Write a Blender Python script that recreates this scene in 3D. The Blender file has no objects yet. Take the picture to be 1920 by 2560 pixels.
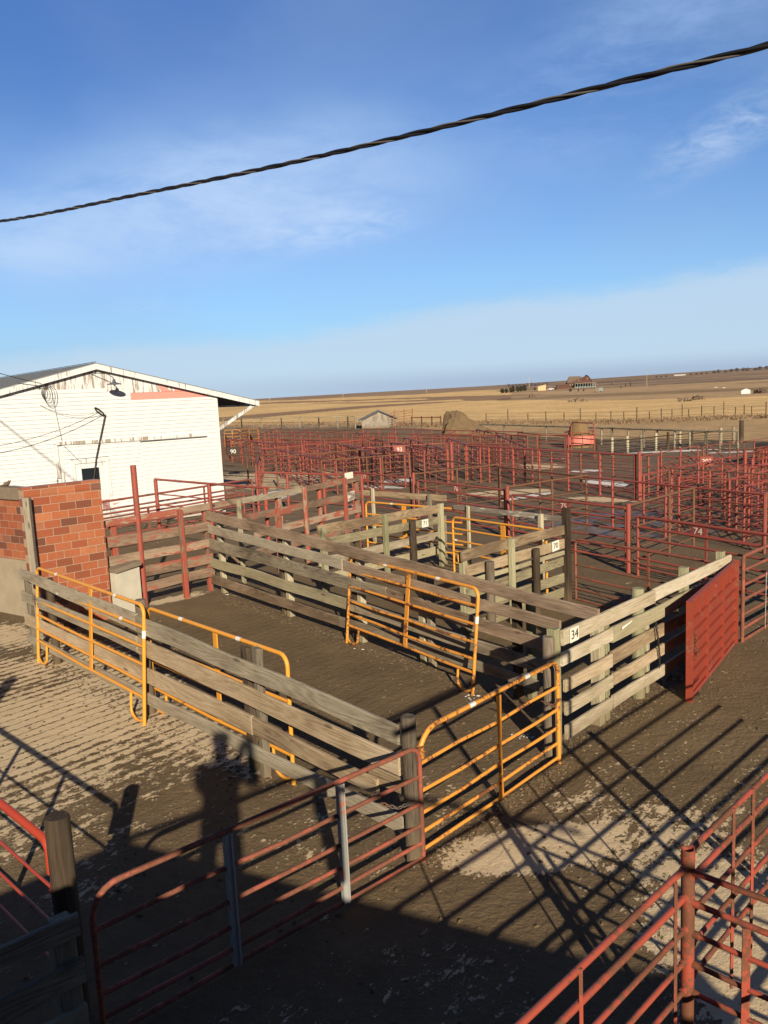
import bpy, math, random
from mathutils import Vector, Matrix, noise
R = math.radians
random.seed(7)
sc = bpy.context.scene
COL = sc.collection
DATA = bpy.data

# ------------------------------------------------------------------ camera
F_PX, PITCH, ROLL, CH = 2062.7, 0.142912, 0.04694, 4.2
cp, sp, cr, sr = math.cos(PITCH), math.sin(PITCH), math.cos(ROLL), math.sin(ROLL)
FW = Vector((0, cp, -sp)); UP0 = Vector((0, sp, cp)); RT0 = Vector((1, 0, 0))
RT = RT0 * cr - UP0 * sr; UPV = RT0 * sr + UP0 * cr
cam = DATA.cameras.new('camera'); camo = DATA.objects.new('camera', cam); COL.objects.link(camo)
camo.matrix_world = Matrix(((RT.x, UPV.x, -FW.x, 0), (RT.y, UPV.y, -FW.y, 0), (RT.z, UPV.z, -FW.z, CH), (0, 0, 0, 1)))
cam.sensor_fit = 'VERTICAL'; cam.sensor_height = 36; cam.lens = F_PX / 2560 * 36
cam.clip_start = 0.05; cam.clip_end = 20000
sc.camera = camo
sc.render.resolution_x = 768; sc.render.resolution_y = 1024

# ------------------------------------------------------------------ land form (world units, metres)
def interp(x, xs, ys):
    if x <= xs[0]: return ys[0]
    for i in range(1, len(xs)):
        if x <= xs[i]:
            t = (x - xs[i-1]) / (xs[i] - xs[i-1]); return ys[i-1] + (ys[i] - ys[i-1]) * t
    return ys[-1]
def sstep(a, b, x):
    t = min(1, max(0, (x - a) / (b - a))); return t * t * (3 - 2 * t)
def land(x, y):
    r = math.hypot(x, y); az = math.degrees(math.atan2(x, y))
    if r < 60: return 0.0
    e = interp(az, (-40, -8.7, -6.1, -1.7, 6.1, 14.7, 24.9, 40), (0, 0, 1.5, 3, 5, 9, 12, 14))
    e2 = interp(az, (-10, 0, 8, 25, 40), (0, 3, 6, 18, 22))
    z1 = 4.2 + 1500 * e / 2063; z2 = 4.2 + 3400 * e2 / 2063
    z = z1 * sstep(250, 1500, r)
    z += max(0, z2 - z1) * sstep(1900, 3400, r)
    z += noise.noise(Vector((x / 90, y / 90, 0))) * 0.35 * sstep(70, 300, r)
    if y < 0: z *= 0.3
    return z
def at(px, py):
    """a point of the land seen from the catwalk"""
    d = FW * F_PX + RT * (px - 960) + UPV * (1280 - py); d.normalize()
    t = 3.0; p = Vector((0, 0, CH))
    while t < 6000:
        q = p + d * t
        if q.z <= land(q.x, q.y):
            lo, hi = t * 0.98 - .1, t
            for _ in range(20):
                m = (lo + hi) / 2; q = p + d * m
                if q.z <= land(q.x, q.y): hi = m
                else: lo = m
            return p + d * hi
        t = t * 1.01 + 0.02
    return p + d * 3000

# ------------------------------------------------------------------ node helpers
class NT:
    def __init__(s, tree):
        s.t = tree; s.n = tree.nodes; s.l = tree.links; s.n.clear()
    def new(s, typ, **kw):
        nd = s.n.new(typ)
        for k, v in kw.items():
            if k.startswith('_'): setattr(nd, k[1:], v)
        for k, v in kw.items():
            if not k.startswith('_'):
                s.put(nd, k, v)
        return nd
    def put(s, nd, k, v):
        key = k.replace('__', ' ')
        if isinstance(key, str) and key.startswith('i') and key[1:].isdigit(): inp = nd.inputs[int(key[1:])]
        else: inp = nd.inputs[key]
        if isinstance(v, bpy.types.NodeSocket): s.l.new(v, inp)
        elif isinstance(v, bpy.types.Node): s.l.new(v.outputs[0], inp)
        else: inp.default_value = v
    def m(s, op, a, b=0.0, c=None, clamp=False):
        nd = s.n.new('ShaderNodeMath'); nd.operation = op; nd.use_clamp = clamp
        s.put(nd, 'i0', a); s.put(nd, 'i1', b)
        if c is not None: s.put(nd, 'i2', c)
        return nd.outputs[0]
    def ss(s, x, a, b):
        nd = s.n.new('ShaderNodeMapRange'); nd.interpolation_type = 'SMOOTHSTEP'
        s.put(nd, 'i0', x); nd.inputs[1].default_value = a; nd.inputs[2].default_value = b
        return nd.outputs[0]
    def mix(s, f, a, b):
        nd = s.n.new('ShaderNodeMix'); nd.data_type = 'RGBA'
        s.put(nd, 'i0', f)
        for i, v in ((6, a), (7, b)):
            if isinstance(v, (bpy.types.NodeSocket, bpy.types.Node)): s.put(nd, 'i%d' % i, v)
            else: nd.inputs[i].default_value = (*v, 1) if len(v) == 3 else v
        return nd.outputs[2]
    def noise(s, vec, scale, detail=3, rough=0.55, dist=0.0):
        nd = s.n.new('ShaderNodeTexNoise')
        if vec is not None: s.put(nd, 'Vector', vec)
        nd.inputs['Scale'].default_value = scale; nd.inputs['Detail'].default_value = detail
        nd.inputs['Roughness'].default_value = rough; nd.inputs['Distortion'].default_value = dist
        return nd.outputs[0]
    def mapv(s, vec, scale=(1, 1, 1), rot=(0, 0, 0), loc=(0, 0, 0)):
        nd = s.n.new('ShaderNodeMapping'); s.put(nd, 'Vector', vec)
        nd.inputs['Scale'].default_value = scale; nd.inputs['Rotation'].default_value = rot; nd.inputs['Location'].default_value = loc
        return nd.outputs[0]
    def ramp(s, f, stops):
        nd = s.n.new('ShaderNodeValToRGB'); s.put(nd, 'Fac', f)
        el = nd.color_ramp.elements
        while len(el) < len(stops): el.new(0.5)
        for e, (p, c) in zip(el, stops): e.position = p; e.color = (*c, 1) if len(c) == 3 else c
        return nd.outputs[0]
def material(name):
    m = DATA.materials.new(name); m.use_nodes = True
    return m, NT(m.node_tree)
def finish(nt, color, rough=0.7, bump=None, bstr=0.3, bdist=0.01, metal=0.0, spec=0.5):
    b = nt.new('ShaderNodeBsdfPrincipled')
    if isinstance(color, tuple): b.inputs['Base Color'].default_value = (*color, 1)
    else: nt.put(b, 'Base Color', color)
    if isinstance(rough, (int, float)): b.inputs['Roughness'].default_value = rough
    else: nt.put(b, 'Roughness', rough)
    b.inputs['Metallic'].default_value = metal
    b.inputs['Specular IOR Level'].default_value = spec
    if bump is not None:
        bp = nt.new('ShaderNodeBump'); nt.put(bp, 'Height', bump)
        bp.inputs['Strength'].default_value = bstr; bp.inputs['Distance'].default_value = bdist
        nt.l.new(bp.outputs[0], b.inputs['Normal'])
    o = nt.new('ShaderNodeOutputMaterial'); nt.l.new(b.outputs[0], o.inputs[0])
def coords(nt, rnd=True):
    tc = nt.new('ShaderNodeTexCoord')
    if not rnd: return tc.outputs['Object']
    oi = nt.new('ShaderNodeObjectInfo')
    v = nt.new('ShaderNodeVectorMath', _operation='ADD', i0=tc.outputs['Object'])
    cx = nt.new('ShaderNodeCombineXYZ', X=nt.m('MULTIPLY', oi.outputs['Random'], 37.0), Y=nt.m('MULTIPLY', oi.outputs['Random'], 91.0), Z=nt.m('MULTIPLY', oi.outputs['Random'], 53.0))
    nt.l.new(cx.outputs[0], v.inputs[1])
    return v.outputs[0]

def wood_mat(name, dark, mid, light, vertical=False, paint=None, paint_amt=0.5, green=0.0):
    m, nt = material(name)
    v = coords(nt)
    if vertical: v = nt.mapv(v, rot=(0, R(90), 0))
    oi = nt.new('ShaderNodeObjectInfo')
    n1 = nt.noise(nt.mapv(v, (0.45, 3.5, 5.5)), 1.0, 2, 0.4)
    lines = nt.m('SINE', nt.m('MULTIPLY', n1, 95.0))
    fib = nt.noise(nt.mapv(v, (2.5, 60, 110)), 1.0, 4, 0.7)
    big = nt.noise(nt.mapv(v, (0.9, 2.5, 3.0)), 1.0, 4, 0.6)
    blotch = nt.noise(nt.mapv(v, (3, 9, 9)), 1.0, 4, 0.6)
    f = nt.m('ADD', nt.m('MULTIPLY', nt.m('ADD', lines, 1.0), 0.085), nt.m('MULTIPLY', fib, 0.45))
    f = nt.m('ADD', f, nt.m('MULTIPLY', nt.m('SUBTRACT', big, 0.5), 1.3))
    f = nt.m('ADD', f, nt.m('MULTIPLY', nt.m('SUBTRACT', oi.outputs['Random'], 0.5), 0.48))
    f = nt.m('ADD', f, 0.15)
    c = nt.ramp(f, [(0.05, dark), (0.42, mid), (0.85, light)])
    crack = nt.ss(fib, 0.33, 0.39)
    c = nt.mix(nt.m('MULTIPLY', nt.m('SUBTRACT', 1.0, crack), 0.8), c, tuple(x * 0.28 for x in dark))
    # knots
    kv = nt.new('ShaderNodeTexVoronoi', Scale=1.0, Vector=nt.mapv(v, (1.3, 4.0, 5.0)))
    kn = nt.ss(kv.outputs['Distance'], 0.13, 0.06)
    c = nt.mix(nt.m('MULTIPLY', kn, 0.75), c, tuple(x * 0.55 for x in dark))
    # dirt near the ground
    tc = nt.new('ShaderNodeTexCoord')
    sx = nt.new('ShaderNodeSeparateXYZ', Vector=tc.outputs['Object'])
    low = nt.m('MULTIPLY', nt.ss(nt.m('ADD', sx.outputs[2], nt.m('MULTIPLY', blotch, 0.5)), 0.75, 0.25), 0.55)
    c = nt.mix(low, c, (0.16, 0.12, 0.075))
    if green > 0:
        c = nt.mix(nt.m('MULTIPLY', nt.ss(big, 0.35, 0.6), green), c, (0.235, 0.245, 0.15))
    if paint:
        pm = nt.m('ADD', nt.m('MULTIPLY', blotch, 0.7), nt.m('MULTIPLY', fib, 0.3))
        pm = nt.m('ADD', pm, nt.m('MULTIPLY', nt.m('SUBTRACT', big, 0.5), 0.6))
        c = nt.mix(nt.m('MULTIPLY', nt.ss(pm, 0.62 - paint_amt * 0.35, 0.70 - paint_amt * 0.3), 0.93), c, paint)
    h = nt.m('ADD', nt.m('MULTIPLY', fib, 1.0), nt.m('MULTIPLY', lines, 0.12))
    finish(nt, c, 0.85, h, 0.9, 0.010, spec=0.2)
    return m
WOOD = dict(
    grey=wood_mat('weathered_grey_wood', (0.115, 0.098, 0.076), (0.29, 0.25, 0.195), (0.48, 0.43, 0.35), green=0.15),
    tan=wood_mat('weathered_tan_wood', (0.165, 0.12, 0.08), (0.37, 0.29, 0.195), (0.55, 0.46, 0.34)),
    pale=wood_mat('pale_sun_bleached_wood', (0.24, 0.20, 0.14), (0.45, 0.395, 0.29), (0.61, 0.56, 0.46)),
    brown=wood_mat('brown_weathered_wood', (0.13, 0.095, 0.068), (0.30, 0.225, 0.165), (0.47, 0.38, 0.29)),
    mossy=wood_mat('greenish_grey_wood', (0.15, 0.13, 0.09), (0.33, 0.295, 0.20), (0.48, 0.44, 0.32), green=0.22),
    red=wood_mat('red_painted_worn_wood', (0.12, 0.08, 0.06), (0.27, 0.20, 0.15), (0.40, 0.32, 0.25), paint=(0.33, 0.095, 0.068), paint_amt=0.30),
    white=wood_mat('white_flaking_wood', (0.14, 0.12, 0.10), (0.28, 0.25, 0.22), (0.42, 0.39, 0.35), paint=(0.66, 0.64, 0.58), paint_amt=0.25),
)
WOODV = dict(
    green=wood_mat('pale_green_treated_post', (0.21, 0.21, 0.13), (0.34, 0.335, 0.22), (0.48, 0.46, 0.33), True, green=0.2),
    pale=wood_mat('pale_post_wood', (0.25, 0.22, 0.16), (0.43, 0.39, 0.28), (0.56, 0.52, 0.40), True, green=0.25),
    grey=wood_mat('grey_post_wood', (0.10, 0.085, 0.07), (0.22, 0.19, 0.155), (0.36, 0.32, 0.27), True, green=0.15),
    dark=wood_mat('dark_creosote_post', (0.03, 0.022, 0.016), (0.06, 0.045, 0.033), (0.11, 0.085, 0.062), True),
    mid=wood_mat('brown_grey_round_post', (0.055, 0.045, 0.036), (0.13, 0.108, 0.085), (0.24, 0.205, 0.165), True),
    red=wood_mat('red_painted_post', (0.12, 0.08, 0.06), (0.27, 0.20, 0.15), (0.40, 0.32, 0.25), True, paint=(0.33, 0.078, 0.055), paint_amt=0.55),
)

def metal_mat(name, base, rust=(0.14, 0.052, 0.022), amt=0.3, rough=0.45, base2=None):
    m, nt = material(name)
    v = coords(nt)
    n = nt.noise(v, 3.0, 5, 0.65); n2 = nt.noise(v, 22, 4, 0.7); n3 = nt.noise(v, 1.1, 2, 0.5)
    f = nt.m('ADD', nt.m('ADD', nt.m('MULTIPLY', n, 0.5), nt.m('MULTIPLY', n2, 0.35)), nt.m('MULTIPLY', n3, 0.25))
    t = 0.72 - amt * 0.36
    mask = nt.ss(f, t - 0.03, t + 0.03)
    c0 = nt.mix(nt.m('MULTIPLY', n2, 0.6), tuple(x * 0.82 for x in base), base2 or tuple(min(1, x * 1.1) for x in base))
    rc = nt.mix(n2, tuple(x * 0.45 for x in rust), tuple(min(1, x * 1.7) for x in rust))
    c = nt.mix(mask, c0, rc)
    ro = nt.m('ADD', nt.m('MULTIPLY', mask, 0.35), rough)
    finish(nt, c, ro, nt.m('ADD', nt.m('MULTIPLY', mask, -0.5), n2), 0.35, 0.002)
    return m
MET = dict(
    orange=metal_mat('orange_gate_paint', (0.80, 0.37, 0.05), amt=0.10),
    orange2=metal_mat('worn_orange_gate_paint', (0.76, 0.335, 0.055), amt=0.34),
    red=metal_mat('barn_red_pipe_paint', (0.33, 0.076, 0.058), rust=(0.17, 0.068, 0.046), amt=0.3, rough=0.5),
    red2=metal_mat('dull_red_pipe_paint', (0.30, 0.075, 0.06), rust=(0.16, 0.07, 0.05), amt=0.45, rough=0.55),
    red3=metal_mat('rust_red_pipe', (0.20, 0.068, 0.046), rust=(0.14, 0.068, 0.042), amt=0.7, rough=0.6),
    bright=metal_mat('bright_red_gate_paint', (0.42, 0.058, 0.032), rust=(0.20, 0.06, 0.03), amt=0.2, rough=0.42),
    salmon=metal_mat('faded_red_fence_paint', (0.37, 0.078, 0.05), rust=(0.13, 0.05, 0.028), amt=0.5, rough=0.5),
    rust=metal_mat('rusty_brown_pipe', (0.36, 0.098, 0.066), rust=(0.17, 0.065, 0.042), amt=0.55, rough=0.6),
    sheet=metal_mat('red_sheet_metal', (0.29, 0.052, 0.032), rust=(0.20, 0.075, 0.05), amt=0.25, rough=0.5),
    galv=metal_mat('galvanised_steel', (0.38, 0.40, 0.41), rust=(0.45, 0.18, 0.10), amt=0.25, rough=0.4),
    chain=metal_mat('rusty_chain_steel', (0.10, 0.085, 0.075), amt=0.6, rough=0.5),
    yellow=metal_mat('far_yellow_gate_paint', (0.48, 0.25, 0.06), amt=0.2),
)
def plain(name, c, rough=0.7, var=0.15, scale=8, bstr=0.2, metal=0.0, bdist=0.01):
    m, nt = material(name); v = coords(nt)
    n = nt.noise(v, scale, 5, 0.65)
    col = nt.mix(n, tuple(x * (1 - var) for x in c), tuple(min(1, x * (1 + var)) for x in c))
    finish(nt, col, rough, n, bstr, bdist, metal); return m
M_TAPE = plain('white_reflective_tape', (0.78, 0.78, 0.76), 0.4, 0.08)
M_PLATE_W = plain('white_sign_paint', (0.75, 0.74, 0.68), 0.6, 0.08, 20)
M_IRON = plain('black_iron', (0.018, 0.015, 0.013), 0.5)
M_BLACK = plain('black_stencil_paint', (0.02, 0.02, 0.02), 0.6)
M_WHITEP = plain('white_number_paint', (0.74, 0.72, 0.70), 0.6)

# ------------------------------------------------------------------ mesh helpers
class MB:
    def __init__(s): s.v = []; s.f = []; s.sm = []
    def add(s, vs, fs, smooth=False):
        o = len(s.v); s.v += [tuple(x) for x in vs]; s.f += [tuple(i + o for i in f) for f in fs]; s.sm += [smooth] * len(fs)
        return s
    def box(s, x0, x1, y0, y1, z0, z1):
        return s.add([(x0, y0, z0), (x1, y0, z0), (x1, y1, z0), (x0, y1, z0), (x0, y0, z1), (x1, y0, z1), (x1, y1, z1), (x0, y1, z1)],
                     [(0, 3, 2, 1), (4, 5, 6, 7), (0, 1, 5, 4), (1, 2, 6, 5), (2, 3, 7, 6), (3, 0, 4, 7)])
    def tube(s, pts, r, n=10, cap=True, r2=None, rough=0.0):
        P = [Vector(p) for p in pts]; rings = []; prev = None
        for i, p in enumerate(P):
            if i == 0: t = P[1] - P[0]
            elif i == len(P) - 1: t = P[-1] - P[-2]
            else: t = (P[i+1] - p).normalized() + (p - P[i-1]).normalized()
            if t.length < 1e-9: t = Vector((0, 0, 1))
            t.normalize()
            if prev is None:
                a = Vector((0, 0, 1)) if abs(t.z) < 0.9 else Vector((0, 1, 0))
                u = t.cross(a).normalized()
            else: u = (prev - t * prev.dot(t)).normalized()
            prev = u; w = t.cross(u)
            rr = r if r2 is None else r + (r2 - r) * i / (len(P) - 1)
            rings.append([p + (u * math.cos(2 * math.pi * k / n) + w * math.sin(2 * math.pi * k / n)) * rr * (1 + (random.uniform(-rough, rough) if rough else 0)) for k in range(n)])
        vs = [q for ring in rings for q in ring]; fs = []
        for i in range(len(P) - 1):
            for k in range(n):
                a = i * n + k; b = i * n + (k + 1) % n; fs.append((a, b, b + n, a + n))
        s.add(vs, fs, True)
        if cap:
            s.add(rings[0], [tuple(range(n))[::-1]]); s.add(rings[-1], [tuple(range(n))])
        return s
    def prism(s, poly, z0, z1):
        n = len(poly)
        return s.add([(x, y, z0) for x, y in poly] + [(x, y, z1) for x, y in poly],
                     [tuple(range(n))[::-1], tuple(range(n, 2 * n))] + [(i, (i + 1) % n, (i + 1) % n + n, i + n) for i in range(n)])
    def plate(s, poly, y0, y1):     # polygon in x,z extruded along y
        n = len(poly)
        return s.add([(x, y0, z) for x, z in poly] + [(x, y1, z) for x, z in poly],
                     [tuple(range(n)), tuple(range(n, 2 * n))[::-1]] + [(i, i + n, (i + 1) % n + n, (i + 1) % n) for i in range(n)])
    def board(s, x0, x1, y, t, za0, za1, zb0, zb1, seg=None, wob=0.011):
        L = abs(x1 - x0); seg = seg or max(2, int(L / 0.45)); c = 0.007; sd = random.uniform(0, 99)
        vs = []
        for i in range(seg + 1):
            k = i / seg; x = x0 + (x1 - x0) * k
            if i in (0, seg): x += random.uniform(-.006, .006)
            a = za0 + (zb0 - za0) * k; b = za1 + (zb1 - za1) * k
            w = noise.noise(Vector((x * 0.8, sd, 0))) * wob * 2; w2 = noise.noise(Vector((x * 0.9, sd + 9, 3))) * wob * 2
            a += w + noise.noise(Vector((x * 4, sd, 7))) * .004; b += w + noise.noise(Vector((x * 4, sd, 17))) * .004
            y0, y1 = y - t / 2 + w2, y + t / 2 + w2
            vs += [(x, y0 + c, a), (x, y1 - c, a), (x, y1, a + c), (x, y1, b - c), (x, y1 - c, b), (x, y0 + c, b), (x, y0, b - c), (x, y0, a + c)]
        fs = []
        for i in range(seg):
            for k in range(8):
                a = i * 8 + k; b = i * 8 + (k + 1) % 8; fs.append((a, a + 8, b + 8, b))
        fs.append(tuple(range(8))); fs.append(tuple(range(seg * 8, seg * 8 + 8))[::-1])
        return s.add(vs, fs)
    def sqpost(s, x, y, w, d, z0, z1, chop=0.0):
        n = 6; c = 0.008; vs = []; sd = random.uniform(0, 99)
        for i in range(n + 1):
            z = z0 + (z1 - z0) * i / n
            dx = noise.noise(Vector((z * 1.3, sd, 0))) * .008; dy = noise.noise(Vector((z * 1.3, sd, 5))) * .008
            x0, x1, y0, y1 = x - w / 2 + dx, x + w / 2 + dx, y - d / 2 + dy, y + d / 2 + dy
            zz = [z] * 8
            if i == n: zz = [z, z, z - chop, z - chop, z - chop, z - chop, z, z]
            vs += list(zip([x0 + c, x1 - c, x1, x1, x1 - c, x0 + c, x0, x0], [y0, y0, y0 + c, y1 - c, y1, y1, y1 - c, y0 + c], zz))
        fs = []
        for i in range(n):
            for k in range(8):
                a = i * 8 + k; b = i * 8 + (k + 1) % 8; fs.append((a, b, b + 8, a + 8))
        fs.append(tuple(range(8))[::-1]); fs.append(tuple(range(n * 8, n * 8 + 8)))
        return s.add(vs, fs)
    def rpost(s, x, y, r, z0, z1, n=14):
        vs = []; sd = random.uniform(0, 99); m = 8
        for i in range(m + 1):
            z = z0 + (z1 - z0) * i / m
            rr = r * (1.04 - 0.08 * i / m)
            if i == m: rr -= 0.008
            if i == m - 1: z = z1 - 0.012
            for k in range(n):
                a = 2 * math.pi * k / n
                q = rr * (1 + 0.06 * noise.noise(Vector((math.cos(a) * 1.6, math.sin(a) * 1.6 + sd, z * 0.7))))
                vs.append((x + math.cos(a) * q, y + math.sin(a) * q, z))
        fs = []
        for i in range(m):
            for k in range(n):
                a = i * n + k; b = i * n + (k + 1) % n; fs.append((a, b, b + n, a + n))
        s.add(vs, fs, True); top = [v for v in vs[-n:]]
        return s.add(top, [tuple(range(n))])
    def build(s, name, mat, parent=None, label=None, loc=None):
        me = DATA.meshes.new(name); me.from_pydata(s.v, [], s.f); me.validate(); me.update()
        k = min(len(me.polygons), len(s.sm))
        me.polygons.foreach_set('use_smooth', (s.sm + [False] * len(me.polygons))[:len(me.polygons)])
        me.materials.append(mat)
        o = DATA.objects.new(name, me); COL.objects.link(o)
        if parent: o.parent = parent
        if loc: o.location = loc
        if label: o['label'] = label
        return o
def root(name, label, cat, loc=(0, 0, 0), rz=0.0, group=None):
    o = DATA.objects.new(name, None); COL.objects.link(o); o.location = loc; o.rotation_euler = (0, 0, rz)
    o.empty_display_size = 0.2
    o['label'] = label; o['category'] = cat
    if group: o['group'] = group
    return o
def tag(o, label, cat, group=None, kind=None):
    if label: o['label'] = label
    if cat: o['category'] = cat
    if group: o['group'] = group
    if kind: o['kind'] = kind
    return o
def run(name, label, cat, A, B, group=None, z=0.0):
    dx, dy = B[0] - A[0], B[1] - A[1]
    return root(name, label, cat, (A[0], A[1], z), math.atan2(dy, dx), group), math.hypot(dx, dy)
def arc(c, r, a0, a1, n=6):        # in x,z plane
    return [(c[0] + r * math.cos(R(a0 + (a1 - a0) * i / n)), 0, c[1] + r * math.sin(R(a0 + (a1 - a0) * i / n))) for i in range(n + 1)]
def text_mesh(txt, size):
    cu = DATA.curves.new('lettering', 'FONT'); cu.body = txt; cu.size = size; cu.extrude = 0.0015; cu.align_x = 'CENTER'; cu.align_y = 'CENTER'
    o = DATA.objects.new('tmp', cu); COL.objects.link(o)
    dg = bpy.context.evaluated_depsgraph_get(); me = DATA.meshes.new_from_object(o.evaluated_get(dg))
    DATA.objects.remove(o); return me
def number_plate(parent, txt, x, y, z, w, h, size, pm, tm, tilt=0.0, bold=0.004):
    pl = MB().box(-w / 2, w / 2, -0.004, 0.004, -h / 2, h / 2).build('number_plate', pm, parent)
    pl.location = (x, y, z); pl.rotation_euler = (0, tilt, 0)
    if txt:
        me = text_mesh(txt, size); me.materials.append(tm)
        cu = DATA.objects.new('number', me); COL.objects.link(cu); cu.parent = pl
        cu.location = (0, -0.0065, 0); cu.rotation_euler = (R(90), 0, 0); cu.scale = (1.1, 1, 1)
    return pl
def chain(parent, pts, mat, name='chain', link=0.035):
    mb = MB(); P = [Vector(p) for p in pts]; k = 0
    for a, b in zip(P, P[1:]):
        n = max(1, int((b - a).length / link)); d = (b - a).normalized()
        s1 = d.cross(Vector((0, 1, 0.2))).normalized(); s2 = d.cross(s1)
        for i in range(n):
            c = a + (b - a) * ((i + .5) / n); u = s1 if k % 2 else s2; k += 1
            ring = [c + d * math.cos(t) * link * .72 + u * math.sin(t) * link * .42 for t in [2 * math.pi * j / 8 for j in range(9)]]
            mb.tube(ring, 0.006, 5, False)
    return mb.build(name, mat, parent)

# ------------------------------------------------------------------ light and sky
EL = R(23.0); SD = Vector((-0.185, 0.983, 0)).normalized()
sun = DATA.lights.new('sun', 'SUN'); sun.energy = 5.0; sun.angle = R(0.53); sun.color = (1.0, 0.83, 0.60)
suno = DATA.objects.new('sun', sun); COL.objects.link(suno); suno.location = (5, -20, 12)
dv = Vector((SD.x * math.cos(EL), SD.y * math.cos(EL), -math.sin(EL)))
suno.rotation_euler = dv.to_track_quat('-Z', 'Y').to_euler()
w = DATA.worlds.new('World'); sc.world = w; w.use_nodes = True
nt = NT(w.node_tree)
sky = nt.new('ShaderNodeTexSky'); sky.sky_type = 'NISHITA'; sky.sun_disc = False; sky.sun_elevation = EL
sky.sun_rotation = math.atan2(-SD.x, -SD.y); sky.altitude = 400; sky.air_density = 1.0; sky.dust_density = 0.4; sky.ozone_density = 2.2
tc = nt.new('ShaderNodeTexCoord'); s3 = nt.new('ShaderNodeSeparateXYZ', Vector=tc.outputs['Generated'])
DEG = 57.29578
az = nt.m('MULTIPLY', nt.m('ARCTAN2', s3.outputs[0], s3.outputs[1]), DEG)
el = nt.m('MULTIPLY', nt.m('ARCSINE', s3.outputs[2]), DEG)
cv = nt.new('ShaderNodeCombineXYZ', X=az, Y=el, Z=0.0)
wisp = nt.noise(nt.mapv(cv, (0.09, 0.24, 1), rot=(0, 0, R(-14))), 1.0, 7, 0.6, 0.5)
fine = nt.noise(nt.mapv(cv, (0.45, 1.3, 1), rot=(0, 0, R(-22))), 1.0, 8, 0.65, 0.4)
soft = nt.noise(nt.mapv(cv, (0.05, 0.10, 1), rot=(0, 0, R(-16)), loc=(3, 1, 0)), 1.0, 4, 0.5)
def blob(cx, cy, rx, ry, rot, edge=0.0):
    a, b = math.cos(R(rot)), math.sin(R(rot))
    dx = nt.m('SUBTRACT', az, cx); dy = nt.m('SUBTRACT', el, cy)
    u = nt.m('DIVIDE', nt.m('ADD', nt.m('MULTIPLY', dx, a), nt.m('MULTIPLY', dy, b)), rx)
    v = nt.m('DIVIDE', nt.m('SUBTRACT', nt.m('MULTIPLY', dy, a), nt.m('MULTIPLY', dx, b)), ry)
    d = nt.m('SQRT', nt.m('ADD', nt.m('MULTIPLY', u, u), nt.m('MULTIPLY', v, v)))
    return nt.ss(d, 1.0, edge)
c1 = nt.m('MULTIPLY', blob(-10, 12.6, 21, 6.0, 9), nt.ss(nt.m('ADD', wisp, nt.m('MULTIPLY', fine, 0.35)), 0.40, 0.82))
c1b = nt.m('MULTIPLY', blob(-3, 11.0, 9, 2.2, 4), nt.ss(fine, 0.25, 0.75))
c2 = nt.m('MULTIPLY', blob(23.0, 14.6, 8.5, 2.3, 24), nt.ss(nt.m('ADD', nt.m('MULTIPLY', fine, .6), nt.m('MULTIPLY', wisp, .4)), 0.34, 0.68))
c3 = nt.m('MULTIPLY', blob(17, 19, 17, 7, 25), nt.ss(nt.m('ADD', wisp, nt.m('MULTIPLY', fine, .4)), 0.50, 0.95))
lowb = nt.m('SUBTRACT', nt.m('ADD', nt.m('MULTIPLY', az, 0.085), 5.1), el)
lowb = nt.m('ADD', lowb, nt.m('MULTIPLY', nt.m('SUBTRACT', soft, 0.5), 3.0))
c4 = nt.ss(nt.m('ADD', lowb, nt.m('MULTIPLY', nt.m('SUBTRACT', fine, .5), 1.2)), -0.5, 1.1)
c5 = nt.m('MULTIPLY', blob(-15.5, 6.4, 3.2, 0.8, 0), nt.ss(fine, 0.4, 0.7))
tint = nt.new('ShaderNodeMix', _data_type='RGBA', _blend_type='MULTIPLY'); tint.inputs[0].default_value = 1.0
nt.l.new(sky.outputs[0], tint.inputs[6]); tint.inputs[7].default_value = (0.62, 0.80, 1.06, 1)
def over(a, f, k, c):
    return nt.mix(nt.m('MULTIPLY', f, k, clamp=True), a, c)
SKYK = 0.085
def S(r, g, b): return (r / SKYK, g / SKYK, b / SKYK)
col = tint.outputs[2]
col = over(col, nt.m('MULTIPLY', nt.ss(el, 7.0, 25.0), nt.ss(az, 40.0, -20.0)), 0.50, S(0.042, 0.125, 0.40))
col = over(col, nt.ss(el, 11.0, 2.0), 0.55, S(0.23, 0.42, 0.61))
col = over(col, nt.ss(soft, 0.30, 0.75), 0.22, S(0.27, 0.36, 0.50))
col = over(col, nt.m('MULTIPLY', blob(-9, 12.6, 29, 9.5, 8), nt.ss(soft, 0.15, 0.6)), 0.68, S(0.27, 0.41, 0.66))
col = over(col, c1, 0.9, S(0.36, 0.49, 0.70))
col = over(col, c1b, 0.65, S(0.42, 0.54, 0.72))
col = over(col, nt.m('MULTIPLY', blob(-22, 10.2, 8, 4.0, 0), nt.ss(wisp, 0.3, 0.6)), 0.55, S(0.42, 0.54, 0.70))
col = over(col, c3, 0.62, S(0.25, 0.38, 0.63))
col = over(col, c2, 0.70, S(0.42, 0.52, 0.68))
col = over(col, c5, 0.3, S(0.42, 0.54, 0.72))
col = over(col, c4, 0.72, S(0.41, 0.51, 0.62))
col = over(col, nt.m('MULTIPLY', nt.ss(el, 1.9, 0.4), nt.ss(az, -30.0, 14.0)), 0.62, S(0.235, 0.30, 0.42))
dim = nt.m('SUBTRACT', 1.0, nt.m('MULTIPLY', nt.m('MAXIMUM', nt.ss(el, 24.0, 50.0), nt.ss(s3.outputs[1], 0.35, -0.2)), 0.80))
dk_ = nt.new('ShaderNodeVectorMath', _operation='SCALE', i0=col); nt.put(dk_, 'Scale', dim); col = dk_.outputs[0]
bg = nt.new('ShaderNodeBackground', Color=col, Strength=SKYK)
ow = nt.new('ShaderNodeOutputWorld'); nt.l.new(bg.outputs[0], ow.inputs[0])
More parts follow.
